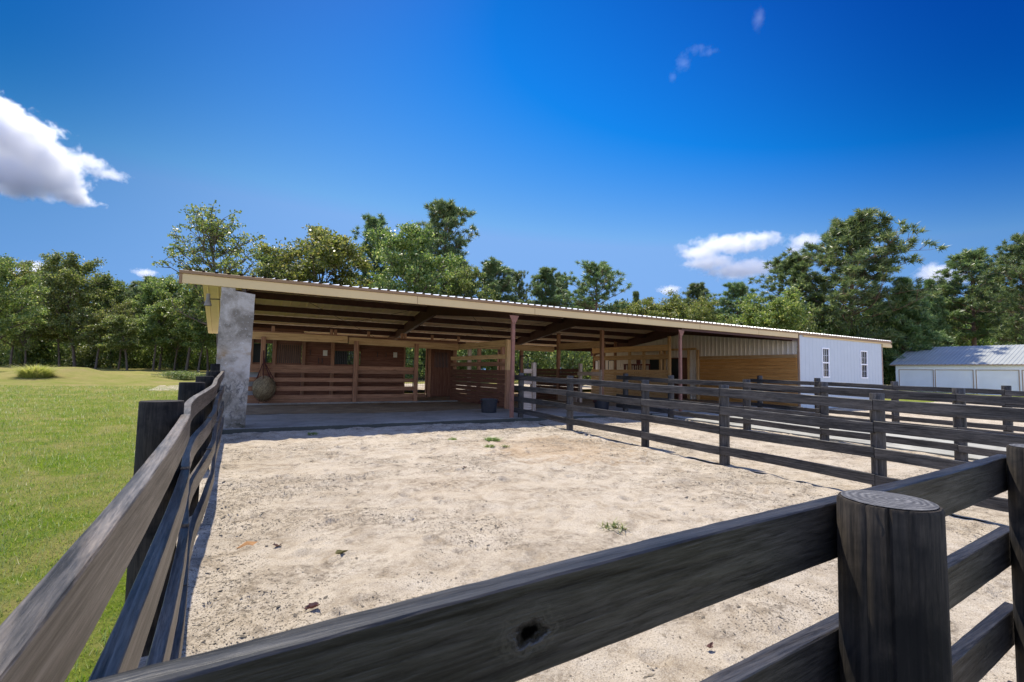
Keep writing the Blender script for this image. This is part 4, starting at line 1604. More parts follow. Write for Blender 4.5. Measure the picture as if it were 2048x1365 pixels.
# ------------------------------------------------------------------ plants
def leaf_quads(P, size, rng, flat=.22, fold=.25):
    """small folded leaf faces at points P; returns V,F (two triangles per leaf)"""
    N = len(P)
    nrm = rng.normal(size=(N, 3))
    nrm[:, 2] = nrm[:, 2] * (1 - flat) + flat * 1.4
    nrm /= np.linalg.norm(nrm, axis=1)[:, None] + 1e-9
    a = rng.normal(size=(N, 3))
    a -= nrm * (a * nrm).sum(1)[:, None]
    a /= np.linalg.norm(a, axis=1)[:, None] + 1e-9
    b = np.cross(nrm, a)
    L = (size * rng.uniform(.65, 1.35, N))[:, None]
    W = L * rng.uniform(.45, .75, N)[:, None]
    v0 = P - a * L * .5
    v2 = P + a * L * .5
    up = nrm * L * fold * rng.uniform(-.3, 1, N)[:, None]
    v1 = P + b * W * .5 + up
    v3 = P - b * W * .5 + up
    V = np.concatenate([v0, v1, v2, v3])
    i = np.arange(N)
    F = np.concatenate([np.stack([i, i + N, i + 2 * N], -1), np.stack([i, i + 2 * N, i + 3 * N], -1)])
    return V, F


def limb(mb, p, d, length, r0, r1, rng, bend=.25, n=6, seg=6):
    pts, rad = [Vector(p)], [r0]
    d = Vector(d).normalized()
    for i in range(n):
        d = (d + Vector(rng.normal(0, bend / n * 1.6, 3)) + Vector((0, 0, bend / n * .5))).normalized()
        pts.append(pts[-1] + d * (length / n))
        rad.append(r0 + (r1 - r0) * (i + 1) / n)
    mb.tube(pts, rad, seg, False)
    return pts


def make_oak(seed, H, crown_r, base_f, n_limb, clump_r, leaves, lsize, mat, stems=1, density=1.0, lean=0.0):
    """broadleaf: trunk and limbs as one mesh, leaf clumps carried at the limb ends"""
    rng = np.random.RandomState(seed)
    mb = MB()
    tips = []
    for s in range(stems):
        ang = rng.uniform(0, 2 * PI)
        off = 0 if stems == 1 else .5
        p0 = Vector((off * math.cos(ang), off * math.sin(ang), -.4))
        lean_v = Vector((rng.uniform(-.12, .12) + lean, rng.uniform(-.12, .12), 1)) if stems == 1 else Vector((math.cos(ang) * .22, math.sin(ang) * .22, 1))
        tr = limb(mb, p0, lean_v, H * .86, .0135 * H / (stems ** .5), .003 * H, rng, .22, 12, 8)
        for k in range(n_limb // stems):
            f = base_f + (1 - base_f) * (k + rng.uniform(0, .8)) / (n_limb // stems)
            f = min(f, .98)
            q = tr[int(f * 12)]
            az = k * 2.4 + rng.uniform(-.5, .5)
            env = math.sin(PI * min(1, max(.12, (f - base_f) / (1.02 - base_f) * .82 + .16)))
            L = crown_r * (.55 + .55 * env) * rng.uniform(.7, 1.15)
            el = .25 + .9 * f * rng.uniform(.5, 1.1)
            d = Vector((math.cos(az) * math.cos(el), math.sin(az) * math.cos(el), math.sin(el)))
            lp = limb(mb, q, d, L, .0075 * H * (1.1 - .6 * f), .0015 * H, rng, .5, 7, 5)
            for j in range(2, 8):
                for _ in range(2):
                    d2 = (Vector(rng.normal(0, 1, 3)) + d * .8 + Vector((0, 0, .35))).normalized()
                    l2 = limb(mb, lp[j - 1 if j > 7 else j], d2, L * rng.uniform(.18, .42), .0022 * H, .0008 * H, rng, .6, 3, 4)
                    tips += [l2[-1], l2[2]] if rng.rand() < .7 else [l2[-1]]
            tips.append(lp[-1])
        tips.append(tr[-1])
    P = []
    for t in tips:
        if rng.rand() > density:
            continue
        m = int(leaves * rng.uniform(.5, 1.4))
        r = clump_r * rng.uniform(.6, 1.25)
        q = rng.normal(size=(m, 3)) * np.array([r, r, r * .62]) * .55
        P.append(q + np.array(t))
    P = np.concatenate(P)
    V, F = leaf_quads(P, lsize, rng)
    return mb, V, F


def make_pine(seed, H, crown_r, base_f, whorls, tuft_r, blades, mat, top_round=True, lean=0.0):
    """pine: straight trunk, whorled upturned branches, needle tufts at the twigs"""
    rng = np.random.RandomState(seed)
    mb = MB()
    tr = limb(mb, (0, 0, -.4), (lean, rng.uniform(-.03, .03), 1), H * .98, .0155 * H, .0025 * H, rng, .06, 16, 8)
    tips = []
    for k in range(whorls):
        f = base_f + (1 - base_f) * (k / (whorls - 1)) ** .92
        idx = f * 15.9
        a, b = tr[int(idx)], tr[min(16, int(idx) + 1)]
        q = a + (b - a) * (idx - int(idx))
        g = (f - base_f) / (1 - base_f)
        env = (math.sin(PI * (.18 + .75 * g)) ** .7) if top_round else (1.05 - g) ** .8
        nb = rng.randint(3, 6)
        for j in range(nb):
            az = 2 * PI * j / nb + k * 1.3 + rng.uniform(-.4, .4)
            L = max(.35, crown_r * env * rng.uniform(.55, 1.15))
            el = -.05 + .75 * g + rng.uniform(-.15, .3)
            d = Vector((math.cos(az) * math.cos(el), math.sin(az) * math.cos(el), math.sin(el)))
            lp = limb(mb, q, d, L, .0042 * H * (1.15 - .8 * g), .0010 * H, rng, .55, 6, 5)
            for s in range(2, 7):
                for _ in range(2 if s < 6 else 3):
                    d2 = (Vector(rng.normal(0, .75, 3)) + d * .7 + Vector((0, 0, .6))).normalized()
                    l2 = limb(mb, lp[s], d2, L * rng.uniform(.12, .3), .0012 * H, .0006 * H, rng, .4, 2, 3)
                    tips.append((l2[-1], d2))
    tips.append((tr[-1], Vector((0, 0, 1))))
    Vs, Fs = [], []
    n0 = 0
    for t, d in tips:
        m = int(blades * rng.uniform(.7, 1.3))
        dv = rng.normal(size=(m, 3)) + np.array(d) * .9
        dv /= np.linalg.norm(dv, axis=1)[:, None]
        sd_ = np.cross(dv, rng.normal(size=(m, 3)))
        sd_ /= np.linalg.norm(sd_, axis=1)[:, None] + 1e-9
        L = tuft_r * rng.uniform(.7, 1.2, m)[:, None]
        o = np.array(t) + rng.normal(size=(m, 3)) * tuft_r * .18
        wd = tuft_r * .085
        Vs.append(np.stack([o - sd_ * wd, o + sd_ * wd, o + dv * L], 1).reshape(-1, 3))
        Fs.append(np.arange(m * 3).reshape(-1, 3) + n0)
        n0 += m * 3
    return mb, np.concatenate(Vs), np.concatenate(Fs)


def make_bush(seed, H, r, n_stem, clumps, leaves, lsize):
    rng = np.random.RandomState(seed)
    mb = MB()
    P = []
    for s in range(n_stem):
        az = rng.uniform(0, 2 * PI)
        q = Vector((rng.uniform(-.5, .5) * r, rng.uniform(-.5, .5) * r, -.2))
        d = Vector((math.cos(az) * .3, math.sin(az) * .3, 1))
        lp = limb(mb, q, d, H * rng.uniform(.65, 1.0), .009 * H, .002 * H, rng, .5, 8, 5)
        for k in range(clumps):
            t = lp[min(8, 1 + int(8 * rng.rand() ** .8))]
            rr = r * rng.uniform(.22, .5)
            c = np.array(t) + rng.normal(size=3) * np.array([r * .42, r * .42, H * .05])
            m = int(leaves * rng.uniform(.5, 1.5))
            P.append(c + rng.normal(size=(m, 3)) * np.array([rr, rr, rr * .75]) * .55)
    P = np.concatenate(P)
    P = P[P[:, 2] > .03]
    V, F = leaf_quads(P, lsize, rng)
    return mb, V, F


PROTO = {}


def proto(key, H, made, bark, leafmat, ctype='crown'):
    mb, V, F = made
    tm = bpy.data.meshes.new('trunk')
    tm.from_pydata(mb.v, [], mb.f)
    tm.polygons.foreach_set('use_smooth', [True] * len(tm.polygons))
    tm.materials.append(M[bark])
    o = np_mesh('crown', V, F, M[leafmat])
    cm = o.data
    bpy.data.objects.remove(o)
    ext = np.percentile(np.abs(V[:, :2]), 97)
    PROTO[key] = (H, ext, float(np.percentile(V[:, 2], 99.7)), tm, cm)


proto('oakA', 16, make_oak(101, 16, 5.6, .30, 22, .68, 66, .265, 0), 'bark_oak', 'oakleaf')
proto('oakB', 15, make_oak(102, 15, 5.2, .26, 23, .68, 68, .265, 0), 'bark_oak', 'oakleaf2')
proto('oakC', 15, make_oak(103, 15, 4.6, .34, 21, .64, 64, .25, 0), 'bark_oak', 'oakleaf')
proto('oakOpen', 18, make_oak(104, 18, 5.0, .36, 30, .44, 16, .27, 0, 1, .9), 'bark_oak', 'oakleaf')
proto('oakThin', 14, make_oak(105, 14, 3.0, .40, 16, .6, 56, .25, 0), 'bark_oak', 'oakleaf')
proto('oakRound', 12, make_oak(106, 12, 5.2, .20, 24, .7, 84, .25, 0), 'bark_oak', 'oakleaf2')
proto('pineA', 20, make_pine(111, 20, 4.2, .42, 16, .56, 44, 0), 'bark_pine', 'needle')
proto('pineB', 20, make_pine(112, 20, 3.4, .50, 14, .54, 44, 0), 'bark_pine', 'needle')
proto('pineBig', 20, make_pine(113, 20, 5.6, .22, 22, .58, 46, 0, True, .03), 'bark_pine', 'needle')
proto('pineYoung', 14, make_pine(114, 14, 3.0, .16, 18, .52, 44, 0, False), 'bark_pine', 'needle')
proto('pineOpen', 18, make_pine(115, 18, 3.8, .48, 12, .48, 34, 0), 'bark_pine', 'needle')
proto('bushA', 5, make_bush(121, 5, 2.2, 10, 13, 55, .24), 'bark_oak', 'bushleaf')
proto('bushB', 7, make_bush(122, 7, 2.2, 9, 16, 60, .26), 'bark_oak', 'bushleaf')
proto('bushC', 4, make_bush(123, 4, 2.0, 12, 10, 55, .20), 'bark_oak', 'bushleaf')
RT = random.Random(77)


def tree(kind, u, D, vtop, wpx, name, label, cat='tree', group=None, rz=None):
    """a tree standing D metres out in photo column u, sized to reach row vtop and to spread wpx photo pixels"""
    H, ext, top, tm, cm = PROTO[kind]
    p = at_depth(u, D)
    h = z_at(u, vtop, D) - p.z
    sz = h / top
    sx = (wpx / 2 * D / F_PX) / ext if wpx else sz
    t = thing(name, p, label, cat, group)
    t.scale = (sx, sx, sz)
    t.rotation_euler = (0, 0, RT.uniform(0, 6.28) if rz is None else rz)
    for nm, me in (('trunk', tm), ('crown', cm)):
        o = bpy.data.objects.new(nm, me)
        col.objects.link(o)
        o.parent = t
    return t


# skyline, left to right
tree('oakC', -6, 34, 500, 120, 'oak_tree', 'dark oak cut by the left edge, tallest of the left wood')
tree('oakB', 20, 46, 520, 90, 'oak_tree', 'oak at the left edge behind the yellow grass mound')
tree('pineA', 82, 58, 548, 80, 'pine_tree', 'dark pine between the left edge oak and the broad leaning tree')
tree('oakA', 150, 47, 514, 135, 'oak_tree', 'broad tall oak with a thick pale trunk in the left wood')
tree('oakThin', 222, 50, 553, 70, 'oak_tree', 'slim oak at the low dip in the left wood skyline')
tree('pineB', 286, 58, 552, 75, 'pine_tree', 'pine showing above the left wood beside the barn')
tree('oakC', 318, 49, 548, 95, 'oak_tree', 'leafy oak left of the barn eave')
tree('oakThin', 372, 46, 560, 85, 'oak_tree', 'slim dark trunked oak just left of the barn soffit')
tree('oakOpen', 442, 42, 411, 170, 'oak_tree', 'tall sparse oak with sky showing through, above the barn left end')
tree('oakThin', 505, 50, 530, 70, 'oak_tree', 'small oak right of the tall sparse oak')
tree('oakB', 628, 50, 446, 190, 'oak_tree', 'wide sunlit oak above the barn roof, right of the sparse oak')
tree('oakC', 560, 54, 500, 100, 'oak_tree', 'lower oak at the left shoulder of the wide sunlit oak')
tree('pineB', 742, 60, 429, 80, 'pine_tree', 'pine between the two wide oaks above the roof')
tree('oakA', 800, 48, 462, 180, 'oak_tree', 'dense oak in front of the tallest pine')
tree('pineA', 880, 56, 396, 115, 'pine_tree', 'tallest pine above the middle of the barn roof')
tree('pineOpen', 822, 62, 452, 60, 'pine_tree', 'thin pine top left of the tallest pine')
tree('oakC', 925, 50, 520, 90, 'oak_tree', 'oak at the right foot of the tallest pine')
tree('pineB', 988, 54, 517, 84, 'pine_tree', 'pointed young pine right of the tallest pine')
tree('pineOpen', 1030, 58, 538, 55, 'pine_tree', 'small sparse pine behind the roof, right of the pointed pine')
tree('pineB', 1086, 60, 534, 66, 'pine_tree', 'bushy topped pine behind the roof centre, left of a twin')
tree('pineB', 1118, 63, 545, 45, 'pine_tree', 'thinner twin of the bushy topped pine')
tree('pineOpen', 1190, 52, 521, 108, 'pine_tree', 'open branched pine standing alone above the roof centre')
tree('pineYoung', 1272, 66, 582, 42, 'pine_tree', 'little pine tip left of the small low cloud')
tree('oakB', 1285, 55, 596, 100, 'oak_tree', 'low pale oak under the little pine tip')
tree('pineB', 1392, 64, 566, 62, 'pine_tree', 'pine below the white cloud, behind a rounded oak')
tree('oakRound', 1375, 54, 588, 120, 'oak_tree', 'rounded oak in front of the pine below the cloud')
tree('pineA', 1476, 58, 564, 84, 'pine_tree', 'full pine between the rounded oaks right of centre')
tree('oakRound', 1550, 50, 584, 140, 'oak_tree', 'bright yellow green rounded oak left of the great pine')
tree('pineA', 1592, 58, 508, 110, 'pine_tree', 'pine shouldering the left side of the great pine')
tree('pineBig', 1692, 55, 430, 200, 'pine_tree', 'great spreading pine towering over the white room')
tree('pineYoung', 1806, 54, 556, 105, 'pine_tree', 'young pine right of the great pine')
tree('pineYoung', 1868, 66, 558, 60, 'pine_tree', 'young pine below the right hand cloud')
tree('oakC', 1850, 74, 575, 110, 'oak_tree', 'oak behind the garage roof end')
tree('pineA', 1950, 68, 500, 125, 'pine_tree', 'tall pine above the garage roof')
tree('pineBig', 2052, 60, 462, 130, 'pine_tree', 'dark pine cut by the right edge above the garage')
tree('oakB', 1985, 80, 560, 110, 'oak_tree', 'oak behind the tall pine above the garage')
for i, u in enumerate((-28, 48, 118, 190, 236, 254, 306, 348, 396, 416)):
    tree(('oakThin', 'oakOpen')[i % 3 == 1], u, 44.5 + (i * 37 % 5) * .8, 585 + (i * 53 % 7) * 8, 66, 'slim_tree', 'slim dark trunked young oak in the front row of the left wood', group='slim young oaks along the left wood')
# a second rank of trees that only fills the wood behind
fill_l = [(i * 46 - 40 + RT.uniform(-10, 10)) for i in range(12)]
for i, u in enumerate(fill_l):
    tree(('oakC', 'oakThin', 'pineB', 'oakA')[i % 4], u, RT.uniform(60, 70), 590 + RT.uniform(-18, 22), RT.uniform(85, 120), 'wood_tree', 'shaded tree deep in the left wood, behind the front row', group='trees deep in the left wood')
for i in range(15):
    u = -70 + i * 36 + RT.uniform(-9, 9)
    tree(('bushB', 'oakThin', 'bushB', 'oakRound')[i % 4], u, RT.uniform(56, 61), 600 + RT.uniform(-20, 26), RT.uniform(80, 110), 'wood_tree', 'shaded tree deep in the left wood, behind the front row', group='trees deep in the left wood')
for i in range(17):
    u = 560 + i * 62 + RT.uniform(-14, 14)
    tree(('oakC', 'oakB', 'pineB', 'oakThin')[i % 4], u, RT.uniform(62, 72), 596 + (u - 560) * .02 + RT.uniform(-14, 14), RT.uniform(85, 120), 'wood_tree', 'low tree filling the wood behind the barn roof', group='trees filling the wood behind the barn')
for i in range(9):
    u = 1640 + i * 54 + RT.uniform(-12, 12)
    tree(('oakC', 'oakRound', 'pineYoung')[i % 3], u, RT.uniform(78, 88), 598 + RT.uniform(-16, 16), RT.uniform(90, 120), 'wood_tree', 'tree in the wood behind the garage', group='trees behind the garage')
for i in range(17):
    u = -40 + i * 30 + RT.uniform(-8, 8)
    tree(('bushB', 'bushA', 'bushC')[i % 3], u, RT.uniform(49, 55), 656 + RT.uniform(-30, 30), RT.uniform(66, 92), 'undergrowth_shrub', 'leafy undergrowth shrub along the edge of the left wood', 'shrub', 'undergrowth along the left wood')
for i in range(20):
    u = 470 + i * 48 + RT.uniform(-10, 10)
    tree(('bushB', 'bushA')[i % 2], u, RT.uniform(40, 46) - (u - 470) * .003, 655 + RT.uniform(-12, 12), RT.uniform(75, 110), 'undergrowth_shrub', 'leafy shrub seen beneath the barn roof', 'shrub', 'shrubs behind the barn')
for i in range(15):
    u = 1580 + i * 36 + RT.uniform(-8, 8)
    tree(('bushB', 'bushA')[i % 2], u, RT.uniform(72, 78) if u > 1760 else RT.uniform(50, 56), 640 + RT.uniform(-25, 25), RT.uniform(70, 95), 'undergrowth_shrub', 'leafy shrub behind the white room and garage', 'shrub', 'shrubs behind the garage')
tree('bushC', 372, 30, 742, 78, 'low_bush', 'low green bush at the lawn edge beside the fence end', 'bush')


# the wood goes on behind all of these as one mass
rng = np.random.RandomState(61)
P = []
for k in range(1500):
    u = rng.uniform(-260, 2300)
    D = rng.uniform(84, 104)
    q = at_depth(u, D)
    hmax = z_at(u, 622, D) - q.z
    cz = q.z + hmax * rng.rand() ** .9
    m = 46
    P.append(np.array([q.x, q.y, cz]) + rng.normal(size=(m, 3)) * np.array([1.3, 1.3, .9]))
P = np.concatenate(P)
V, F = leaf_quads(P, .62, rng)
struct(np_mesh('far_wood', V, F, M['bushleaf']), 'stuff')

# grass clumps and small plants
def clump(name, x, y, z, n, r, h, wdt, mat, label, cat, seed, lean=.5, group=None, arch=.35, dome=0.0):
    rng = np.random.RandomState(seed)
    az = rng.uniform(0, 2 * PI, n)
    rr = r * np.sqrt(rng.rand(n))
    b = np.stack([rr * np.cos(az), rr * np.sin(az), np.zeros(n)], -1)
    dz = rng.uniform(0, 2 * PI, n)
    ln = rng.uniform(.1, lean, n)
    H = h * rng.uniform(.5, 1.1, n) * np.sqrt(np.clip(1.04 - (rr / r) ** 2, .05, 1)) ** dome
    d = np.stack([np.cos(dz) * ln, np.sin(dz) * ln, np.ones(n)], -1)
    s = np.stack([-np.sin(dz), np.cos(dz), np.zeros(n)], -1) * wdt
    m1 = b + d * (H * .55)[:, None]
    tip = b + d * H[:, None] * np.array([1.5, 1.5, 1 - arch * .3])
    V = np.concatenate([b - s, b + s, m1 + s * .8, m1 - s * .8, tip])
    i = np.arange(n)
    F = np.concatenate([np.stack([i, i + n, i + 2 * n], -1), np.stack([i, i + 2 * n, i + 3 * n], -1), np.stack([i + 3 * n, i + 2 * n, i + 4 * n], -1)])
    o = np_mesh(name, V, F, M[mat], loc=(x, y, z))
    return tag(o, label, cat, group)


clump('tall_grass_mound', -8.75, 34.6, gz(34.6) + .12, 3000, .62, .85, .014, 'tallgrass', 'yellow green mound of tall grass at the far left of the lawn', 'grass clump', 5, 1.2, dome=1.2)
WEEDS = [(1.566, 10.857, .10, 90, 'small grass tuft on the sand just outside the barn shadow'),
         (4.721, 8.803, .15, 220, 'largest green weed tuft on the far sand'),
         (4.345, 8.199, .10, 80, 'low weed just left of the largest tuft'),
         (4.614, 8.095, .08, 60, 'low weed just in front of the largest tuft'),
         (3.327, 3.659, .12, 70, 'sparse yellow green weed on the near right sand'),
         (2.767, 1.585, .045, 50, 'tiny green sprig beside the thick near post'),
         (4.0, 9.2, .10, 70, 'thin dry tuft left of the weed group')]
for i, (x, y, r, n, lab) in enumerate(WEEDS):
    clump('weed', x, y, gz(y) + .005, n, r, r * .6, .004 + r * .018, 'weed', lab, 'weed', 40 + i, 1.6, 'weeds on the sand')


def dead_leaf(x, y, s, rz, mat, label, cat='leaf', seed=0):
    rng = np.random.RandomState(seed)
    mb = MB()
    out = []
    for i in range(14):
        a = 2 * PI * i / 14
        q = s * (.45 + .55 * abs(math.sin(a * 2.5 + .3))) * rng.uniform(.85, 1.1)
        out.append((x + q * math.cos(a + rz), y + q * .6 * math.sin(a + rz), gz(y) + .018 + .35 * s * abs(math.sin(a)) + rng.uniform(0, .01)))
    mb.add([(x, y, gz(y) + .014)] + out, [(0, i, i % 14 + 1) for i in range(1, 15)])
    return tag(mb.build('fallen_leaf', M[mat], loc=(x, y, gz(y))), label, cat, 'fallen leaves on the sand')


M['olive'] = simple('olive leaf', (.16, .14, .05), .7, .3, .3, 40)
dead_leaf(.857, 4.163, .06, .4, 'olive', 'greenish brown leaf in the middle of the near left sand', seed=1)
dead_leaf(.421, 4.553, .045, 1.2, 'dryleaf', 'dark curled leaf near the left fence', seed=2)
dead_leaf(.529, 3.352, .055, .2, 'dryleaf', 'maroon leaf just beyond the near board', seed=3)
dead_leaf(2.436, 1.877, .035, 2.0, 'dryleaf', 'small brown leaf left of the thick near post', seed=4)
dead_leaf(3.131, 6.696, .04, .9, 'dryleaf', 'dark leaf scrap on the middle of the sand', seed=5)
mb = MB()
mb.add([(.12, 4.66, gz(4.66) + .012), (.26, 4.62, gz(4.62) + .014), (.30, 4.74, gz(4.74) + .012), (.2, 4.80, gz(4.8) + .014), (.20, 4.7, gz(4.7) + .04)], [(0, 1, 4), (1, 2, 4), (2, 3, 4), (3, 0, 4)])
tag(mb.build('bark_chip', simple('rusty stone', (.30, .165, .075), .9, .1, .2, 20), loc=(.2, 4.7, gz(4.7))), 'flat rusty orange chip on the sand by the left fence', 'chip')

# dark crumbs and bits scattered over the sand, gathered in patches
rng = np.random.RandomState(12)
N = 420000
x = rng.uniform(-.25, 12.2, N)
y = -.2 + 11.7 * rng.rand(N) ** 1.25
dens = vnoise(x * .9, y * 1.2, 71) * .45 + vnoise(x * 2.6, y * 4.2, 72) * .35 + vnoise(x * 8, y * 11, 73) * .2
edge = np.exp(-np.abs(x - 6.9) / .5) * .16 + np.exp(-np.abs(x - .0) / .3) * .14
keep = rng.rand(N) < np.clip((dens + edge - .502) * 4.0, .02, 1)
x, y = x[keep], y[keep]
n = len(x)
s = rng.uniform(.0018, .0052, n) * (1 + 1.5 * (rng.rand(n) > .97)) * (.85 + .07 * y)
z = sand_z(x, y) + s * .3
az = rng.uniform(0, 2 * PI, n)
a = np.stack([np.cos(az), np.sin(az), rng.uniform(-.25, .25, n)], -1) * (s * rng.uniform(1, 2.6, n))[:, None]
b = np.stack([-np.sin(az), np.cos(az), rng.uniform(-.25, .25, n)], -1) * s[:, None]
c0 = np.stack([x, y, z], -1)
V = np.concatenate([c0 - a, c0 - b * .9, c0 + a, c0 + b])
i = np.arange(n)
struct(np_mesh('debris', V, np.stack([i, i + n, i + 2 * n, i + 3 * n], -1), M['debris']), 'stuff')

# lawn blades
rng = np.random.RandomState(22)
N = 330000
yy_ = -.6 + 30 * rng.rand(N) ** 1.9
xx_ = -.42 - (1.0 + yy_ * .62) * rng.rand(N) ** 1.0 * 1.35
den = vnoise(xx_ * 1.3, yy_ * 1.3, 81)
keep = rng.rand(N) < .55 + .6 * den
x, y = xx_[keep], yy_[keep]
n = len(x)
z = SLOPE * y + .05 * (vnoise(x * .35 + 9, y * .35 + 5, 1) - .5) * np.clip((-x - .6) / 3, 0, 1) - .03 * (x > -.9)
sc_ = .75 + .055 * np.clip(y, 0, 30)
H = rng.uniform(.018, .05, n) * np.minimum(sc_, 1.5) * (.7 + .8 * vnoise(x * 2.2, y * 2.2, 82))
dz = rng.uniform(0, 2 * PI, n)
ln = rng.uniform(.2, 1.5, n)
d = np.stack([np.cos(dz) * ln, np.sin(dz) * ln, np.ones(n)], -1) * H[:, None]
s = np.stack([-np.sin(dz), np.cos(dz), np.zeros(n)], -1) * (rng.uniform(.0018, .0036, n) * sc_)[:, None]
b = np.stack([x, y, z - .004], -1)
V = np.concatenate([b - s, b + s, b + d])
i = np.arange(n)
struct(np_mesh('grass', V, np.stack([i, i + n, i + 2 * n], -1), M['blade']), 'stuff')

# spilled hay on the stall floor
rng = np.random.RandomState(31)
n = 900
x = rng.normal(5.1, .45, n)
y = rng.normal(17.9, .3, n)
z = FL + .02 + .10 * np.exp(-((x - 5.1) / .4) ** 2 - ((y - 17.9) / .3) ** 2) * rng.rand(n)
az = rng.uniform(0, 2 * PI, n)
a = np.stack([np.cos(az), np.sin(az), rng.uniform(-.2, .2, n)], -1) * .06
b = np.stack([-np.sin(az), np.cos(az), 0 * az], -1) * .004
c0 = np.stack([x, y, z], -1)
V = np.concatenate([c0 - a - b, c0 + a - b, c0 + a + b, c0 - a + b])
i = np.arange(n)
struct(np_mesh('straw', V, np.stack([i, i + n, i + 2 * n, i + 3 * n], -1), M['hay']), 'stuff')

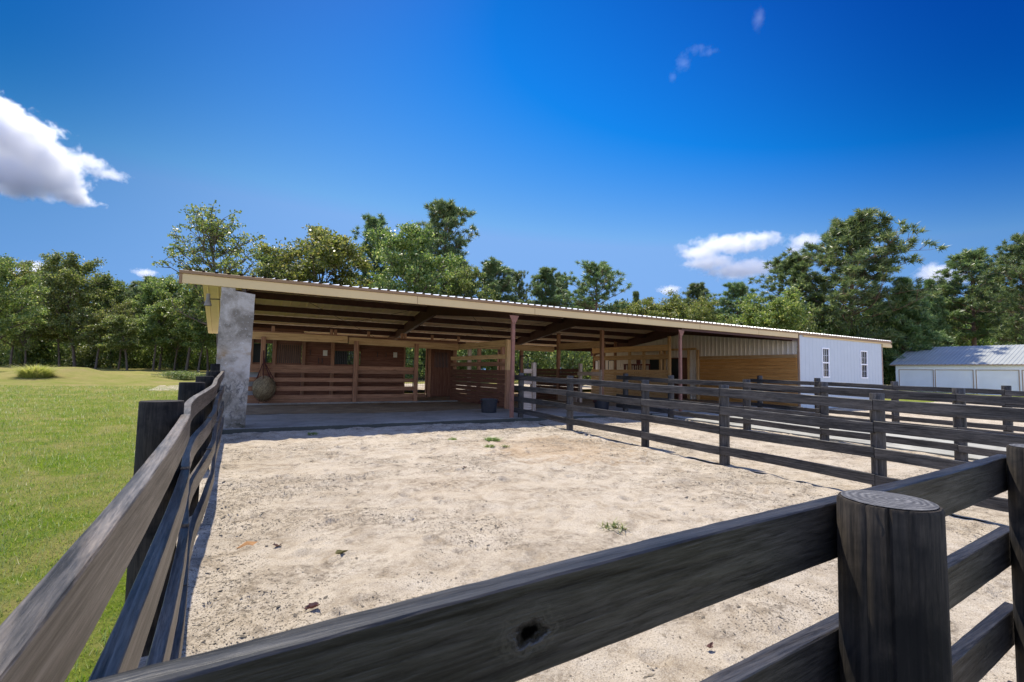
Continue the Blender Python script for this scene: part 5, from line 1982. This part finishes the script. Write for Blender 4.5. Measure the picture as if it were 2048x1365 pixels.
# ------------------------------------------------------------------ clouds
def cloud(name, label, lobes, dist, dens, seed, amp=2.3, nsc=3.4, soft=.85):
    """lobes: (u, v, half width px, half height px). A lumpy cloud of vapour at its real distance."""
    us = [l[0] for l in lobes]
    vs_ = [l[1] for l in lobes]
    cu, cv = sum(us) / len(us), sum(vs_) / len(vs_)
    d = (RM @ Vector(((cu - CX) / F_PX, -(cv - CY) / F_PX, -1)))
    cpos = Vector((0, 0, EYE)) + d * dist
    fw = Vector((d.x, d.y, 0)).normalized()
    rt = Vector((fw.y, -fw.x, 0))
    k = dist / F_PX
    L = []
    for (u, v, a, b) in lobes:
        dd = RM @ Vector(((u - CX) / F_PX, -(v - CY) / F_PX, -1))
        p = Vector((0, 0, EYE)) + dd * dist - cpos
        L.append((p.dot(rt), p.z, a * k, b * k))
    ext = max(max(abs(x) + a for x, z, a, b in L), max(abs(z) + b for x, z, a, b in L))
    t = NT(name + ' vapour')
    tc = t.n('ShaderNodeTexCoord').outputs['Object']
    sep = t.n('ShaderNodeSeparateXYZ')
    t.l(tc, sep.inputs[0])
    X_, Y_, Z_ = sep.outputs
    field = None
    ry_all = 0
    for (x, z, a, b) in L:
        ry = max(min(a, b * 1.6), b)
        ry_all = max(ry_all, ry)
        e = t.math('POWER', t.math('DIVIDE', t.math('SUBTRACT', X_, x), a), 2.0)
        e = t.math('ADD', e, t.math('POWER', t.math('DIVIDE', t.math('SUBTRACT', Z_, z), b), 2.0))
        e = t.math('ADD', e, t.math('POWER', t.math('DIVIDE', Y_, ry), 2.0))
        g = t.math('SUBTRACT', 1.0, t.math('SQRT', e))
        field = g if field is None else t.math('SMOOTH_MAX', field, g)
        if field is not g:
            field.node.inputs[2].default_value = .15
    nz = t.noise(tc, nsc / (sorted(b for _, _, a, b in L)[len(L) // 2] * 3), 9, .66, .3)
    f = t.math('ADD', field, t.math('MULTIPLY', t.math('SUBTRACT', nz, .52), amp))
    f = t.math('MULTIPLY', t.math('MULTIPLY', f, 1 / soft, True), dens * .075 / k)
    pv = t.n('ShaderNodeVolumePrincipled')
    pv.inputs['Color'].default_value = (1, 1, 1, 1)
    pv.inputs['Anisotropy'].default_value = .35
    t.l(f, pv.inputs['Density'])
    t.l(pv.outputs[0], t.out.inputs['Volume'])
    # domain: a lumpy hull a little larger than the vapour
    bm = bmesh.new()
    for (x, z, a, b) in L:
        ry = max(min(a, b * 1.6), b)
        r = bmesh.ops.create_icosphere(bm, subdivisions=3, radius=1)
        for q in r['verts']:
            q.co = Vector((x + q.co.x * a * 1.4, q.co.y * ry * 1.4, z + q.co.z * b * 1.4))
    r = bmesh.ops.convex_hull(bm, input=bm.verts)
    junk = [g for g in r['geom_interior'] + r['geom_unused'] if isinstance(g, bmesh.types.BMVert)]
    bmesh.ops.delete(bm, geom=junk, context='VERTS')
    loose = [v for v in bm.verts if not v.link_faces]
    bmesh.ops.delete(bm, geom=loose, context='VERTS')
    hullf = set(g for g in r['geom'] if isinstance(g, bmesh.types.BMFace))
    bmesh.ops.delete(bm, geom=[f_ for f_ in bm.faces if f_ not in hullf], context='FACES_ONLY')
    me = bpy.data.meshes.new(name)
    bm.to_mesh(me)
    bm.free()
    o = bpy.data.objects.new(name, me)
    col.objects.link(o)
    o.location = cpos
    o.rotation_euler = (0, 0, math.atan2(rt.y, rt.x))
    me.materials.append(t.m)
    return tag(o, label, 'cloud')


cloud('cloud', 'big white cloud with a blue grey belly at the left edge', [(5, 285, 90, 60), (65, 312, 72, 50), (108, 354, 60, 34), (20, 358, 90, 40), (150, 384, 45, 16)], 1500, 2.4, 1)
cloud('cloud', 'small torn white cloud trailing right of the big left cloud', [(180, 328, 30, 16), (215, 345, 38, 12)], 1500, 1.0, 2)
cloud('cloud', 'largest fluffy white cloud above the right hand trees', [(1460, 488, 95, 20), (1400, 500, 45, 18), (1510, 482, 50, 14), (1420, 522, 55, 18), (1480, 542, 70, 20), (1500, 540, 55, 20)], 2200, 1.3, 3)
cloud('cloud', 'faint wispy cloud high in the right half of the sky', [(1396, 101, 26, 9), (1418, 112, 22, 7), (1366, 122, 16, 18), (1345, 148, 9, 12)], 1600, .06, 4, 2.8)
cloud('cloud', 'cloud scrap at the left shoulder of the great pine', [(1608, 484, 34, 18), (1590, 500, 20, 10)], 2200, .9, 5)
cloud('cloud', 'white cloud between the young pines and the tall right pine', [(1872, 545, 32, 22), (1905, 560, 28, 14)], 2200, 1.3, 6)
cloud('cloud', 'small low cloud just left of the pine below the largest cloud', [(1338, 581, 24, 11)], 2200, 1.3, 7)
cloud('cloud', 'small cloud over the left wood behind the dark pine', [(68, 540, 28, 20)], 2200, 1.3, 8)
cloud('cloud', 'small cloud in the gap of the left wood skyline near the barn', [(290, 547, 22, 10)], 2200, 1.3, 9)
cloud('cloud', 'tiny wisp at the top of the sky right of the faint cloud', [(1518, 36, 14, 22)], 1600, .05, 10, 2.6)

# ------------------------------------------------------------------ render settings
cy = sc.cycles
sc.render.filter_size = 1.15
cy.use_denoising = True
cy.max_bounces = 24
cy.diffuse_bounces = 7
cy.glossy_bounces = 4
cy.transmission_bounces = 6
cy.transparent_max_bounces = 12
cy.volume_bounces = 24
cy.volume_step_rate = .6
cy.volume_max_steps = 400
cy.sample_clamp_indirect = 6
cy.use_fast_gi = False
